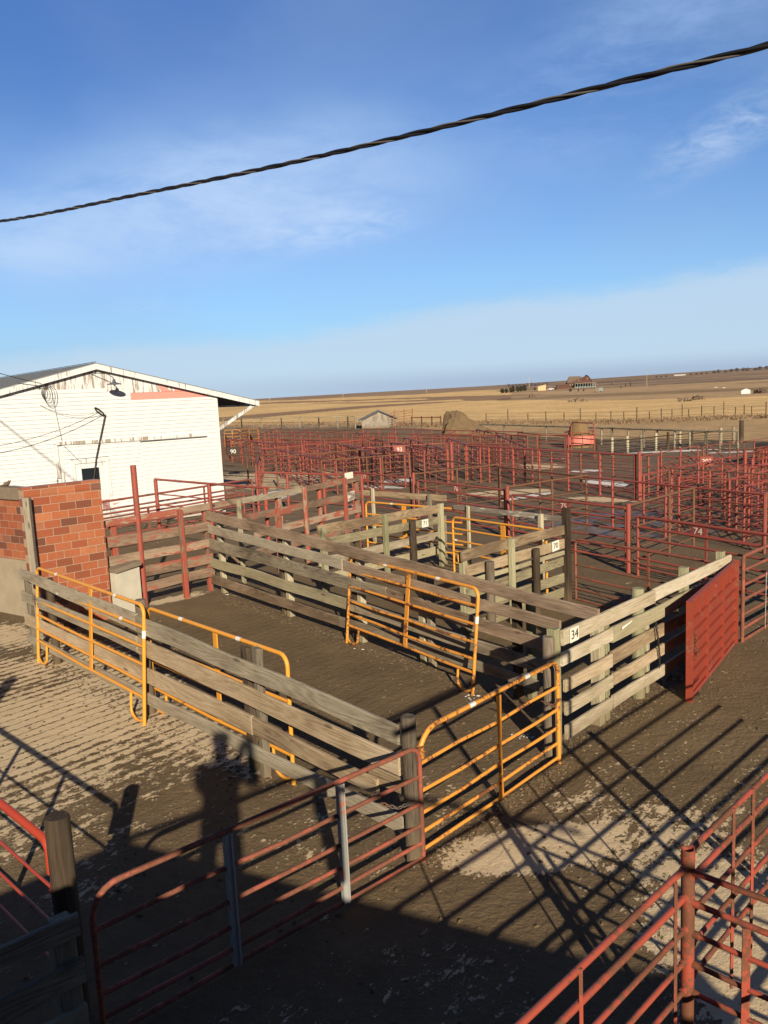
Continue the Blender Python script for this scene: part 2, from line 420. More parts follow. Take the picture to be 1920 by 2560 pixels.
sc.view_settings.view_transform = 'Standard'; sc.view_settings.look = 'None'; sc.view_settings.exposure = 0.45; sc.view_settings.gamma = 1.0

# ------------------------------------------------------------------ land surface
COLS = (560, 750, 900, 1060, 1180, 1300, 1420, 1560, 1740, 1920)
def curve(ys):
    P = [at(x, y) for x, y in zip(COLS, ys)]
    return [math.degrees(math.atan2(p.x, p.y)) for p in P], [math.hypot(p.x, p.y) for p in P]
Z0 = curve((1074, 1070, 1068, 1070, 1084, 1090, 1096, 1098, 1104, 1108))
Z1 = curve((1064, 1060, 1055, 1057, 1053, 1054, 1054, 1052, 1044, 1038))
Z2 = curve((1013, 1007, 1003, 996, 1001, 999, 1001, 1000, 995, 989))
Z3 = curve((1010, 1003, 999, 993, 990, 986, 985, 984, 980, 975))
Z4 = curve((1004, 1000, 992, 985, 976, 972, 970, 965, 958, 950))
ST = [(curve((1053, 1035, 1021.5, 1010, 1001, 990, 990, 990, 990, 990)), curve((1043, 1027, 1015, 1006, 1001, 990, 990, 990, 990, 990))),
      (curve((1008, 1008, 1008.5, 1003, 997, 990, 988, 988, 988, 988)), curve((1008, 1008, 1006, 999, 990.5, 986, 987, 988, 988, 988)))]
mb = MB(); cols = []
azs = [-180 + i * 10 for i in range(14)] + [-40 + i * 0.16 for i in range(501)] + [50 + i * 10 for i in range(1, 14)]
rs = [0.5] + [25 * (6500 / 25) ** (i / 300) for i in range(301)]
C_MUD = (0.21, 0.155, 0.10); C_PAST = (0.46, 0.325, 0.18); C_STUB = (0.68, 0.48, 0.235); C_SOIL = (0.30, 0.20, 0.125)
C_GRASS = (0.45, 0.32, 0.19); C_HILL = (0.31, 0.225, 0.16); C_WEED = (0.27, 0.22, 0.165)
for r_ in rs:
    for a_ in azs:
        x, y = r_ * math.sin(R(a_)), r_ * math.cos(R(a_))
        mb.v.append((x, y, land(x, y) - (0.004 if r_ < 60 else 0)))
        aj = a_ + noise.noise(Vector((x / 40, y / 40, 3))) * 0.4
        rj = r_ * (1 + 0.03 * noise.noise(Vector((x / 12, y / 12, 1))) + 0.05 * noise.noise(Vector((x / 70, y / 70, 9))))
        c = C_MUD
        if rj > interp(aj, *Z0): c = C_PAST if a_ > 2.5 else C_WEED
        if rj > interp(aj, *Z1): c = C_STUB
        if rj > interp(aj, *Z2): c = C_SOIL if a_ < 9 else C_GRASS
        if rj > interp(aj, *Z3): c = C_STUB if a_ < 9 else C_GRASS
        if rj > interp(aj, *Z4): c = C_HILL
        for lo, hi in ST:
            l, h = interp(a_, *lo), interp(a_, *hi)
            if h > l * 1.005 and l < r_ < h: c = C_SOIL
        if r_ > 260 and a_ > 8 and noise.noise(Vector((x / 160, y / 60, 4))) > 0.18: c = tuple(q * 0.66 for q in c)
        cols.append((*c, 1))
n = len(azs)
for i in range(len(rs) - 1):
    for k in range(n):
        a = i * n + k; b = i * n + (k + 1) % n; mb.f.append((a, a + n, b + n, b)); mb.sm.append(True)
m, nt = material('winter_land')
at_ = nt.new('ShaderNodeVertexColor'); at_.layer_name = 'Col'
v = coords(nt, False)
na = nt.noise(v, 0.9, 6, 0.7); nb = nt.noise(v, 0.10, 5, 0.6); nc = nt.noise(nt.mapv(v, (0.012, 0.004, 1), rot=(0, 0, R(8))), 1.0, 5, 0.6)
row = nt.noise(nt.mapv(v, (2.2, 0.25, 1), rot=(0, 0, R(20))), 1.0, 3, 0.7)
k = nt.m('ADD', nt.m('ADD', nt.m('MULTIPLY', na, 0.7), nt.m('MULTIPLY', nb, 0.5)), nt.m('ADD', nt.m('MULTIPLY', nc, 0.5), nt.m('MULTIPLY', row, 0.25)))
sc_ = nt.new('ShaderNodeVectorMath', _operation='SCALE', i0=at_.outputs[0]); nt.put(sc_, 'Scale', nt.m('ADD', nt.m('MULTIPLY', nt.m('SUBTRACT', k, 0.975), 1.7), 1.0))
snowm = nt.ss(nt.noise(nt.mapv(v, (0.05, 0.22, 1)), 1.0, 6, 0.75), 0.67, 0.70)
sx = nt.new('ShaderNodeSeparateXYZ', Vector=v)
snowm = nt.m('MULTIPLY', snowm, nt.m('MULTIPLY', nt.ss(sx.outputs[0], 12.0, -2.0), nt.m('MULTIPLY', nt.ss(sx.outputs[1], 70.0, 95.0), nt.ss(sx.outputs[1], 150.0, 120.0))))
finish(nt, nt.mix(snowm, sc_.outputs[0], (0.62, 0.60, 0.58)), 0.95, na, 0.6, 0.15, spec=0.1)
g = mb.build('ground', m)
ca = g.data.color_attributes.new('Col', 'FLOAT_COLOR', 'POINT'); ca.data.foreach_set('color', [q for c in cols for q in c])
tag(g, None, None, kind='structure')

# yard: grooved concrete under mud, manure, straw and leftover snow
m, nt = material('muddy_grooved_concrete')
v = coords(nt, False); sx = nt.new('ShaderNodeSeparateXYZ', Vector=v)
def ell(cx, cy, rx, ry, rot=0):
    q = nt.mapv(v, rot=(0, 0, R(-rot)))
    c_, s_ = math.cos(R(-rot)), math.sin(R(-rot))
    X, Y = cx * c_ - cy * s_, cx * s_ + cy * c_
    p = nt.new('ShaderNodeVectorMath', _operation='SUBTRACT', i0=q); p.inputs[1].default_value = (X, Y, 0)
    p2 = nt.new('ShaderNodeVectorMath', _operation='MULTIPLY', i0=p.outputs[0]); p2.inputs[1].default_value = (1 / rx, 1 / ry, 0)
    ln = nt.new('ShaderNodeVectorMath', _operation='LENGTH', i0=p2.outputs[0])
    return nt.ss(ln.outputs['Value'], 1.25, 0.25)
def total(lst):
    acc = None
    for *e, wt in lst:
        t = nt.m('MULTIPLY', ell(*e), wt); acc = t if acc is None else nt.m('ADD', acc, t)
    return acc
GA = 50.0
gv = nt.mapv(v, rot=(0, 0, R(-GA)))
gx = nt.new('ShaderNodeSeparateXYZ', Vector=gv)
wob = nt.noise(v, 2.2, 3, 0.6); ragged = nt.noise(v, 16, 3, 0.6)
q = nt.m('ADD', nt.m('DIVIDE', gx.outputs[1], 0.20), nt.m('ADD', nt.m('MULTIPLY', wob, 0.5), nt.m('MULTIPLY', ragged, 0.5)))
tri = nt.m('ABSOLUTE', nt.m('SUBTRACT', nt.m('FRACT', q), 0.5))          # 0 at groove centre
groove = nt.ss(tri, 0.085, 0.03)
slot = nt.ss(tri, 0.42, 0.05)
near = nt.ss(sx.outputs[1], 30.0, 20.0)
gmask = total([(-5.2, 11.5, 4.5, 5.5, 0, 1.0), (-1.5, 13.0, 4.5, 4.0, -45, 0.6), (1.0, 7.5, 4, 3.5, 0, 0.10), (5, 10, 5, 5, 0, 0.12)])
groove = nt.m('MULTIPLY', groove, nt.m('MULTIPLY', near, gmask, clamp=True), clamp=True)
big = nt.noise(v, 0.55, 4, 0.6); mid = nt.noise(nt.mapv(gv, (1.3, 4.2, 1)), 1.0, 6, 0.72); fin = nt.noise(v, 28, 4, 0.75); mid2 = nt.noise(v, 5.5, 6, 0.78)
cover = total([(-5.4, 12.2, 3.9, 3.8, 0, 0.275), (-3.9, 9.2, 2.7, 2.8, 0, 0.21), (-7.3, 15.2, 1.5, 1.2, 0, 0.2), (1.15, 7.05, 0.85, 0.42, 12, 0.62), (2.1, 7.15, 1.3, 0.45, 40, 0.20),
               (2.7, 5.5, 1.1, 1.6, 0, 0.38), (0.45, 7.9, 0.6, 1.0, 0, 0.15), (-0.2, 5.4, 1.6, 0.7, 10, 0.10), (-4.6, 17.5, 1.1, 0.3, 45, 0.36), (-2.2, 9.6, 0.35, 1.6, 45, 0.15), (-0.9, 7.6, 0.9, 1.3, 45, 0.10),
               (2.3, 8.3, 2.2, 0.5, 45, 0.13), (3.2, 7.5, 1.5, 0.4, 45, 0.11), (-6, 43, 7, 7, 0, 0.3), (8.0, 29.8, 1.9, 0.8, -35, 0.35), (8.2, 43.5, 2.2, 2.5, 0, 0.3), (5.0, 33.1, 2.4, 1.0, 10, 0.5), (10.5, 18.0, 3, 3, 0, 0.08)])
pen = total([(-1.0, 12.6, 4.2, 2.6, -48, 1.0)])
vfine = nt.noise(nt.mapv(gv, (11, 24, 1)), 1.0, 5, 0.75)
f = None
for n_, k_ in ((mid, .50), (mid2, .75), (big, .55), (vfine, .60)):
    t_ = nt.m('MULTIPLY', nt.m('SUBTRACT', n_, 0.5), k_); f = t_ if f is None else nt.m('ADD', f, t_)
f = nt.m('ADD', nt.m('ADD', f, cover), nt.m('MULTIPLY', slot, nt.m('MULTIPLY', nt.m('MULTIPLY', near, gmask, clamp=True), -0.12)))
f = nt.m('SUBTRACT', f, nt.m('MULTIPLY', pen, 0.30))
clean = nt.ss(f, 0.165, 0.195)
conc = nt.mix(nt.noise(v, 3, 5, 0.6), (0.50, 0.40, 0.26), (0.68, 0.565, 0.395))
conc = nt.mix(nt.m('MULTIPLY', nt.ss(fin, 0.62, 0.75), 0.5), conc, (0.22, 0.17, 0.12))
mud = nt.mix(nt.noise(v, 1.6, 6, 0.7), (0.080, 0.057, 0.032), (0.215, 0.158, 0.093))
mud = nt.mix(nt.m('MULTIPLY', nt.ss(nt.noise(v, 0.35, 5, 0.6), 0.5, 0.68), 0.7), mud, (0.195, 0.145, 0.085))
mud = nt.mix(nt.m('MULTIPLY', nt.ss(fin, 0.66, 0.74), 0.30), mud, (0.36, 0.29, 0.2))
farm = nt.ss(sx.outputs[1], 17.0, 30.0)
dk = nt.mix(nt.noise(v, 0.9, 6, 0.75), (0.07, 0.053, 0.038), (0.25, 0.185, 0.125))
mud = nt.mix(nt.m('MULTIPLY', farm, 0.8), mud, dk)
straw = nt.m('MULTIPLY', nt.ss(nt.noise(v, 0.45, 6, 0.75), 0.56, 0.66), nt.ss(sx.outputs[1], 26.0, 34.0))
mud = nt.mix(nt.m('MULTIPLY', straw, 0.6), mud, (0.26, 0.19, 0.095))
mud = nt.mix(nt.m('MULTIPLY', groove, nt.m('MULTIPLY', nt.ss(nt.noise(v, 1.2, 4, 0.6), 0.35, 0.6), 0.55)), mud, (0.05, 0.035, 0.022))
conc = nt.mix(nt.m('MULTIPLY', groove, nt.ss(nt.noise(v, 2.6, 4, 0.6), 0.30, 0.58)), conc, (0.055, 0.04, 0.027))
c = nt.mix(clean, mud, conc)
tanm = total([(5.0, 33.2, 2.2, 0.9, 8, 1.0), (-6, 43, 7, 7, 0, 0.35)])
c = nt.mix(nt.m('MULTIPLY', nt.m('MULTIPLY', clean, tanm, clamp=True), 0.85), c, (0.60, 0.50, 0.36))
snow = total([(0.6, 39.6, 1.5, 1.3, 0, 0.42), (-0.2, 37.3, 1.9, 0.7, -40, 0.45), (-4.7, 36.2, 1.6, 2.6, 0, 0.36), (9.9, 40.0, 1.1, 0.9, 0, 0.33), (9.45, 34.6, 0.8, 2.0, 15, 0.36),
              (5.6, 31.6, 2.2, 0.42, 38, 0.45), (17.5, 48.8, 5.5, 0.9, 0, 0.38), (9.9, 47.3, 1.2, 0.5, 0, 0.38), (-1.2, 31.5, 0.7, 0.6, 0, 0.36), (20, 46.5, 3, 0.8, 0, 0.33),
              (8.6, 36.5, 6, 5, 0, 0.10), (-3.5, 50, 9, 6, 0, 0.13), (14.5, 25, 5, 2, 0, 0.16), (15, 36, 6, 5, 0, 0.12)])
sn = nt.ss(nt.m('ADD', nt.m('ADD', nt.m('MULTIPLY', nt.noise(v, 0.8, 6, 0.75), 0.7), nt.m('MULTIPLY', mid2, 0.3)), snow), 0.76, 0.79)
c = nt.mix(sn, c, (0.72, 0.73, 0.76))
wet = nt.m('MULTIPLY', total([(6.4, 24.8, 3.4, 3.6, 0, 1.0), (9.5, 23.0, 4.0, 4.0, 0, 0.7), (-2, 44, 5, 5, 0, 0.4)]), nt.ss(nt.noise(v, 0.7, 4, 0.6), 0.45, 0.58), clamp=True)
rough = nt.m('SUBTRACT', 0.93, nt.m('MULTIPLY', wet, 0.62))
clod = nt.noise(v, 11, 5, 0.7)
hgt = nt.m('ADD', nt.m('ADD', nt.m('MULTIPLY', mid2, 1.0), nt.m('MULTIPLY', nt.m('MULTIPLY', clod, nt.m('SUBTRACT', 1.0, clean)), 0.9)), nt.m('ADD', nt.m('MULTIPLY', fin, 0.25), nt.m('ADD', nt.m('MULTIPLY', groove, -0.45), nt.m('MULTIPLY', clean, -0.5))))
hgt = nt.m('ADD', hgt, nt.m('MULTIPLY', sn, 1.2))
finish(nt, c, rough, hgt, 0.9, 0.026, spec=0.3)
mb = MB()
ring = [(58 * math.sin(R(a)), 58 * math.cos(R(a))) for a in range(-50, 55, 5)]
poly = [(-14, -6), *ring, (14, -6)][::-1]
mb.add([(x, y, 0.0) for x, y in poly], [tuple(range(len(poly)))])
tag(mb.build('yard_pavement', m), None, None, kind='structure')

# ------------------------------------------------------------------ builders
def wood_fence(label, A, B, boards, posts, group='plank fences of the pens', side=-1, wood='grey', name='plank_fence', t=0.042):
    """boards: (x0, x1, z0 at x0, z1 at x0, z0 at x1, z1 at x1, wood kind, y offset); posts: (x, y, shape, size, height, kind)"""
    rt, L = run(name, label, 'fence', A, B, group)
    for b in boards:
        x0, x1, a0, a1, b0, b1 = b[:6]; kind = b[6] if len(b) > 6 else wood; yo = b[7] if len(b) > 7 else 0
        MB().board(x0, x1, yo, t, a0, a1, b0, b1).build('board', WOOD[kind], rt)
    for x, y, shape, size, h, kind in posts:
        mb = MB()
        if shape == 'round': mb.rpost(x, y, size, -0.05, h)
        else: mb.sqpost(x, y, size, size * (0.55 if shape == 'slab' else 1), -0.05, h, chop=random.choice((0, 0, .02)) if shape != 'slab' else .03)
        mb.build('post', WOODV[kind], rt)
    return rt
def bent_frame(L, H, r0, r1, zb0=0.0, zb1=0.0):
    return [(0, 0, zb0), (0, 0, (H - r0) * .5), *[(p[0], 0, p[2]) for p in arc((r0, H - r0), r0, 180, 90)],
            *[(p[0], 0, p[2]) for p in arc((L - r1, H - r1), r1, 90, 0)], (L, 0, (H - r1) * .5), (L, 0, zb1)]
def gate(name, label, cat, A, B, H, rails, mat, braces=(), legs=0.0, rc=(0.13, 0.13), r=0.0245, lean=0.0, tapes=(), group=None, bmat=None, bw=0.075, zb=0.0, chan=False, rr=None):
    rt, L = run(name, label, cat, A, B, group, zb)
    rr = rr or r * 0.86
    def b(mb, nm, mt, par=rt, lab=None):
        if lean: mb.v = [(x, y + lean * z / H, z) for x, y, z in mb.v]
        return mb.build(nm, mt, par, lab)
    fr = b(MB().tube(bent_frame(L, H, *rc), r, 10), 'frame', mat)
    for z in rails:
        z0, z1 = (z, z) if isinstance(z, (int, float)) else z
        b(MB().tube([(r * .5, 0, z0), (L * .25, random.uniform(-.01, .01), z0 * .75 + z1 * .25 + random.uniform(-.012, .006)), (L * .5, random.uniform(-.01, .01), (z0 + z1) / 2 + random.uniform(-.016, .004)), (L * .78, random.uniform(-.01, .01), z0 * .22 + z1 * .78 + random.uniform(-.012, .006)), (L - r * .5, 0, z1)], rr, 8), 'rail', mat)
    if legs:
        zr = rails[0]
        for sx_, x0 in ((1, 0.0), (-1, L)):
            pts = [(x0 + sx_ * legs, 0, zr), (x0 + sx_ * legs, 0, 0.16)] + [(x0 + sx_ * (legs / 2 + legs / 2 * math.cos(R(a))), 0, 0.13 - 0.11 * math.sin(R(a))) for a in (15, 45, 75, 105, 140, 175)]
            b(MB().tube(pts, r * .8, 8), 'leg_loop', mat)
    for s in braces:
        lo = rails[0]
        if chan:
            mb = MB().box(s - .033, s + .033, -.030, -.024, lo, H - .02).box(s - .033, s - .028, -.024, .010, lo, H - .02).box(s + .008, s + .013, -.042, -.030, lo, H - .02)
        else: mb = MB().box(s - bw / 2, s + bw / 2, -.008, .008, lo, H)
        b(mb, 'brace', bmat or mat)
    for (s, z) in tapes:
        if z is None: p0, p1 = (s - .045, 0, H), (s + .045, 0, H)
        elif s is None: p0, p1 = (L, 0, z - .05), (L, 0, z + .05)
        else: p0, p1 = (s - .045, 0, z), (s + .045, 0, z)
        b(MB().tube([p0, p1], r + .0025, 10, False), 'reflective_tape', M_TAPE)
    return rt, L, fr
def pipe_fence(label, A, B, H, rails, posts, mat='red', rp=0.038, rt_=0.036, rr=0.017, group='red pipe pen fences', z=0.0, name='pipe_fence', cap=True, rmat=None, htop=None, stick=0.0, n=7):
    rt, L = run(name, label, 'fence', A, B, group, z)
    if isinstance(posts, (int, float)):
        k = max(1, round(L / posts)); posts = [L * i / k for i in range(k + 1)]
    if cap:
        MB().tube([(-rp * .6, 0, H), (L * .5, random.uniform(-.01, .01), H + random.uniform(-.012, .006)), (L + rp * .6, 0, H)], rt_, n + 1).build('top_rail', MET[mat], rt)
    for q in rails:
        MB().tube([(0, -rp * .3, q), (L * .33, -rp * .3 + random.uniform(-.008, .008), q + random.uniform(-.015, .01)), (L * .66, -rp * .3, q + random.uniform(-.015, .01)), (L, -rp * .3, q)], rr, 6).build('rail', MET[rmat or mat], rt)
    for s in posts:
        MB().tube([(s, 0, -.05), (s + random.uniform(-.01, .01), random.uniform(-.01, .01), H + stick)], rp, n + 1).build('post', MET[mat], rt)
    return rt, L

# ------------------------------------------------------------------ plank fences
# near left fence with four boards
F1 = wood_fence('near four-board grey plank fence from the brick wall to the round corner post', (-6.3, 13.97), (0.07, 6.95),
    [(-.05, 4.35, 1.33, 1.50, 1.20, 1.44, 'grey'), (4.37, 9.44, 1.19, 1.42, 1.11, 1.29, 'grey'),
     (-.05, 4.33, .92, 1.10, .90, 1.12, 'grey'), (4.36, 9.42, .89, 1.12, .79, .99, 'tan'),
     (-.02, 7.05, .51, .71, .51, .73, 'tan'), (7.07, 9.10, .53, .73, .50, .66, 'tan'),
     (0.0, 9.44, .20, .35, .24, .41, 'grey'), (8.95, 9.44, .60, .75, .60, .76, 'tan', 0.05)],
    [(1.0, .10, 'round', 0.066, 1.45, 'dark'), (4.28, .11, 'round', 0.078, 1.60, 'mid'), (6.82, .12, 'slab', 0.133, 1.46, 'dark'), (7.08, .10, 'sq', 0.094, 1.50, 'grey'), (9.53, .03, 'round', 0.070, 1.38, 'mid'), (.12, .06, 'sq', 0.094, 1.42, 'grey')])
# middle long fence with five boards
F2 = wood_fence('middle five-board plank fence from the red planks to the board marked 34', (-3.7, 17.8), (1.69, 10.67),
    [(-.44, 4.4, 1.61, 1.82, 1.50, 1.70, 'brown'), (4.42, 10.3, 1.50, 1.70, 1.37, 1.53, 'brown'),
     (-.46, 4.9, 1.32, 1.51, 1.23, 1.42, 'grey'), (4.92, 9.7, 1.22, 1.41, 1.12, 1.27, 'brown'),
     (-.47, 6.1, .96, 1.20, .90, 1.12, 'grey'), (6.12, 9.55, .88, 1.10, .80, .98, 'brown'),
     (-.42, 5.2, .56, .77, .54, .74, 'mossy'), (5.22, 9.4, .53, .73, .50, .68, 'grey'),
     (-.47, 4.7, .17, .38, .19, .37, 'brown'), (4.72, 9.3, .20, .38, .24, .38, 'grey')],
    [(0.02, .11, 'sq', 0.117, 1.55, 'pale'), (2.62, .10, 'slab', 0.117, 1.58, 'dark'), (2.84, .12, 'sq', 0.125, 1.54, 'pale'), (5.05, .10, 'slab', 0.109, 1.5, 'dark'), (5.23, .12, 'sq', 0.117, 1.45, 'pale'),
     (6.85, .11, 'slab', 0.125, 1.45, 'pale'), (7.05, .12, 'sq', 0.101, 1.45, 'grey'), (8.85, .11, 'sq', 0.109, 1.40, 'dark'), (9.0, .22, 'sq', 0.101, 1.35, 'green')])
# right fence with the number 34
F3 = wood_fence('five-board sun-bleached plank fence with the white 34 sign, leading to the red sheet gate', (2.62, 9.70), (4.65, 11.90),
    [(-1.02, 1.33, 1.29, 1.47, 1.28, 1.46, 'pale'), (1.335, 4.11, 1.28, 1.455, 1.27, 1.43, 'pale'),
     (-1.04, .16, 1.06, 1.21, 1.05, 1.22, 'pale'), (.17, 3.9, 1.02, 1.22, 1.02, 1.19, 'mossy'),
     (-.98, .14, .74, .88, .73, .90, 'tan'), (.17, 3.9, .74, .92, .73, .90, 'tan'),
     (-.96, .14, .46, .61, .46, .62, 'pale'), (.17, 3.9, .48, .63, .46, .62, 'tan'),
     (-.96, .14, .17, .34, .17, .33, 'pale'), (.17, 3.9, .18, .34, .18, .33, 'pale')],
    [(-1.05, .09, 'sq', 0.117, 1.50, 'green'), (.02, .12, 'sq', 0.133, 1.38, 'pale'), (.20, .10, 'slab', 0.094, 1.36, 'green'), (1.13, .12, 'round', 0.086, 1.50, 'green'), (1.36, .10, 'slab', 0.078, 1.05, 'pale'), (2.62, .12, 'sq', 0.117, 1.50, 'green'), (4.0, .11, 'sq', 0.117, 1.50, 'green')],
    wood='pale')
number_plate(F3, '34', -0.80, -.032, 1.385, .19, .165, .15, M_PLATE_W, M_BLACK)
MB().board(.35, .62, -.03, .012, 1.16, 1.19, 1.2, 1.215).build('frost_streak', M_PLATE_W, F3)
chain(F3, [(1.30, -.05, 1.02), (1.34, -.07, .75), (1.40, -.06, .52), (1.42, -.05, .36)], M_IRON, link=.028)
# cross fences
F70 = wood_fence('six-board plank cross fence with the crooked sign 70, ending at the tall black post', (1.25, 13.49), (3.50, 15.80),
    [(0.0, 3.16, 1.36, 1.55, 1.34, 1.52, 'tan'), (.1, 3.16, 1.07, 1.26, 1.06, 1.25, 'tan'), (.1, 3.16, .93, 1.02, .94, 1.02, 'mossy'),
     (.1, 3.15, .70, .88, .72, .89, 'mossy'), (.1, 3.14, .40, .58, .39, .58, 'mossy'), (.1, 3.12, .10, .28, .10, .29, 'mossy')],
    [(.12, .06, 'sq', 0.109, 1.50, 'green'), (.62, -.12, 'round', 0.078, 1.27, 'mid'), (1.32, -.085, 'sq', 0.094, 1.55, 'green'), (2.02, -.13, 'round', 0.066, 1.26, 'dark'), (3.24, -.02, 'sq', 0.133, 1.85, 'dark')])
number_plate(F70, '70', 2.80, -.05, 1.17, .24, .19, .15, M_PLATE_W, M_BLACK, tilt=-0.06)
F71 = wood_fence('four-board plank cross fence with the stained sign 71, greenish posts at both ends', (-1.40, 16.88), (1.37, 19.65),
    [(0.0, 3.80, 1.36, 1.55, 1.31, 1.51, 'tan'), (0.0, 3.80, 1.07, 1.27, 1.03, 1.21, 'mossy'), (0.0, 3.78, .68, .87, .68, .85, 'grey'), (0.0, 3.76, .32, .5, .31, .51, 'mossy')],
    [(.10, -.06, 'sq', 0.117, 1.50, 'green'), (1.92, -.085, 'sq', 0.101, 1.52, 'green'), (1.20, .11, 'sq', 0.117, 1.28, 'dark'), (2.76, -.13, 'round', 0.078, 1.28, 'dark'), (3.86, -.04, 'sq', 0.117, 1.53, 'green'), (4.06, .05, 'sq', 0.101, 1.20, 'grey')])
number_plate(F71, '71', 3.30, -.03, 1.125, .22, .18, .14, M_PLATE_W, M_BLACK)
wood_fence('single brown rail on two posts above the orange gate, behind the sign 71', (-.57, 23.3), (1.62, 21.26),
    [(0, 2.99, 1.35, 1.51, 1.34, 1.50, 'tan')], [(.45, -.07, 'slab', 0.101, 1.60, 'pale'), (2.50, -.07, 'sq', 0.094, 1.51, 'grey')], group='single back rails of the plank pens')
wood_fence('single flaking white rail on two posts behind the sign 70', (1.68, 19.46), (3.75, 16.9),
    [(0, 3.20, 1.39, 1.50, 1.38, 1.50, 'white')], [(.53, -.07, 'slab', 0.086, 1.53, 'pale'), (2.70, -.07, 'sq', 0.094, 1.51, 'pale')], group='single back rails of the plank pens')
# red painted plank fences
F4 = wood_fence('five-board red plank fence between the whitewashed block and the middle fence', (-5.62, 16.28), (-3.85, 18.12),
    [(-.1, 2.54, 1.80, 1.93, 1.83, 1.98, 'red'), (-.1, 2.54, 1.37, 1.60, 1.37, 1.57, 'red'), (0, 2.54, 1.0, 1.20, 1.0, 1.18, 'red'), (.1, 2.54, .64, .86, .63, .86, 'red'), (.1, 2.54, .33, .52, .33, .54, 'red')],
    [(1.75, -.06, 'sq', 0.101, 1.93, 'red'), (2.47, .09, 'sq', 0.101, 1.85, 'red'), (.25, .09, 'sq', 0.117, 1.8, 'red')], wood='red')
F5 = wood_fence('red worn plank fence slanting away behind the middle fence, with a blank white sign', (-3.75, 18.15), (-.55, 22.7),
    [(.02, .85, 1.84, 1.98, 1.84, 1.97, 'red'), (.85, 3.0, 1.83, 1.96, 1.82, 1.97, 'grey'), (3.0, 5.45, 1.82, 1.97, 1.84, 2.0, 'red'), (.3, 5.42, 1.42, 1.59, 1.36, 1.56, 'red'), (1.2, 5.4, .97, 1.14, .98, 1.16, 'red'), (.3, 5.3, .5, .7, .5, .7, 'red')],
    [(.68, -.07, 'slab', 0.109, 1.96, 'pale'), (1.96, -.07, 'sq', 0.117, 1.58, 'red'), (2.2, .1, 'sq', 0.125, 1.80, 'red'), (3.0, -.07, 'round', 0.066, 1.97, 'red'), (3.78, .1, 'round', 0.066, 1.80, 'red'), (4.66, -.07, 'slab', 0.117, 2.02, 'red'), (5.36, .08, 'sq', 0.109, 1.85, 'red')], wood='red')
number_plate(F5, '', 4.90, -.04, 2.05, .36, .17, .1, M_PLATE_W, M_BLACK)
MB().board(4.78, 5.12, -.035, .014, 1.34, 1.60, 1.38, 1.62).build('white_patch_board', WOOD['white'], F5)

# ------------------------------------------------------------------ orange gates
OG = 'orange tube gates'
gL, LL, _ = gate('cattle_gate', 'orange tube gate with loop feet leaning on the near plank fence, beside the brick wall', 'gate', (-5.92, 13.41), (-3.30, 10.43), 1.60, [.37, .57, .81, 1.05, 1.31], MET['orange'], [2.22], .40, lean=.14, tapes=[(.9, None), (3.1, None), (.95, 1.31), (3.3, 1.31), (None, 1.22)], group=OG, bw=.09)
gL2, _, _ = gate('cattle_gate', 'orange tube gate standing inside the pen behind the near plank fence', 'gate', (-3.30, 10.96), (-1.13, 8.55), 1.46, [.33, .52, .72, .94, 1.2], MET['orange'], [1.76], .36, lean=.02, tapes=[(.95, None), (2.3, None)], group=OG, bw=.085)
gM, _, _ = gate('cattle_gate', 'rust-speckled orange tube gate leaning on the middle plank fence', 'gate', (-.74, 13.68), (1.11, 10.97), 1.48, [.31, .50, .73, .98, 1.24], MET['orange2'], [1.66], .34, lean=.17, tapes=[(1.05, None), (2.4, None), (None, 1.05)], group=OG, bw=.085)
gA, _, _ = gate('cattle_gate', 'orange tube gate closing the front corner between the round post and the fence marked 34', 'gate', (.21, 6.99), (1.83, 8.75), 1.20, [.08, .25, .43, .64, .90], MET['orange2'], [], 0, rc=(.26, .12), lean=0, tapes=[(.80, None), (1.76, None)], group=OG, r=.024, rr=.018)
MB().tube([(1.20, -.03, .06), (1.21, -.03, .64), (1.20, -.03, 1.17)], .016, 6).build('brace', MET['orange2'], gA)
MB().tube([(1.245, -.03, .06), (1.225, -.03, .64), (1.24, -.03, 1.17)], .012, 6).build('brace', MET['orange2'], gA)
MB().box(-.12, .05, -.02, .02, 1.0, 1.03).box(-.05, .04, -.03, .03, .95, 1.07).build('hinge', MET['orange2'], gA)
chain(gA, [(2.36, -.05, .78), (2.25, -.02, .72), (2.14, .05, .80)], MET['chain'])
chain(gL, [(.04, .03, 1.18), (.05, .0, 1.05)], MET['chain'])
gate('cattle_gate', 'orange tube gate under the single brown rail, behind the sign 71', 'gate', (-.47, 21.65), (1.95, 19.3), 1.38, [.3, .52, .78, 1.06], MET['orange'], [1.36], .3, tapes=[(.95, None), (2.2, None)], group=OG, bw=.14)
gate('cattle_gate', 'orange tube gate under the flaking white rail, behind the sign 70', 'gate', (1.50, 17.92), (3.10, 15.66), 1.44, [.42, .68, .93, 1.19], MET['orange'], [1.58], .3, rc=(.13, .04), tapes=[(.1, .93)], group=OG, bw=.13)

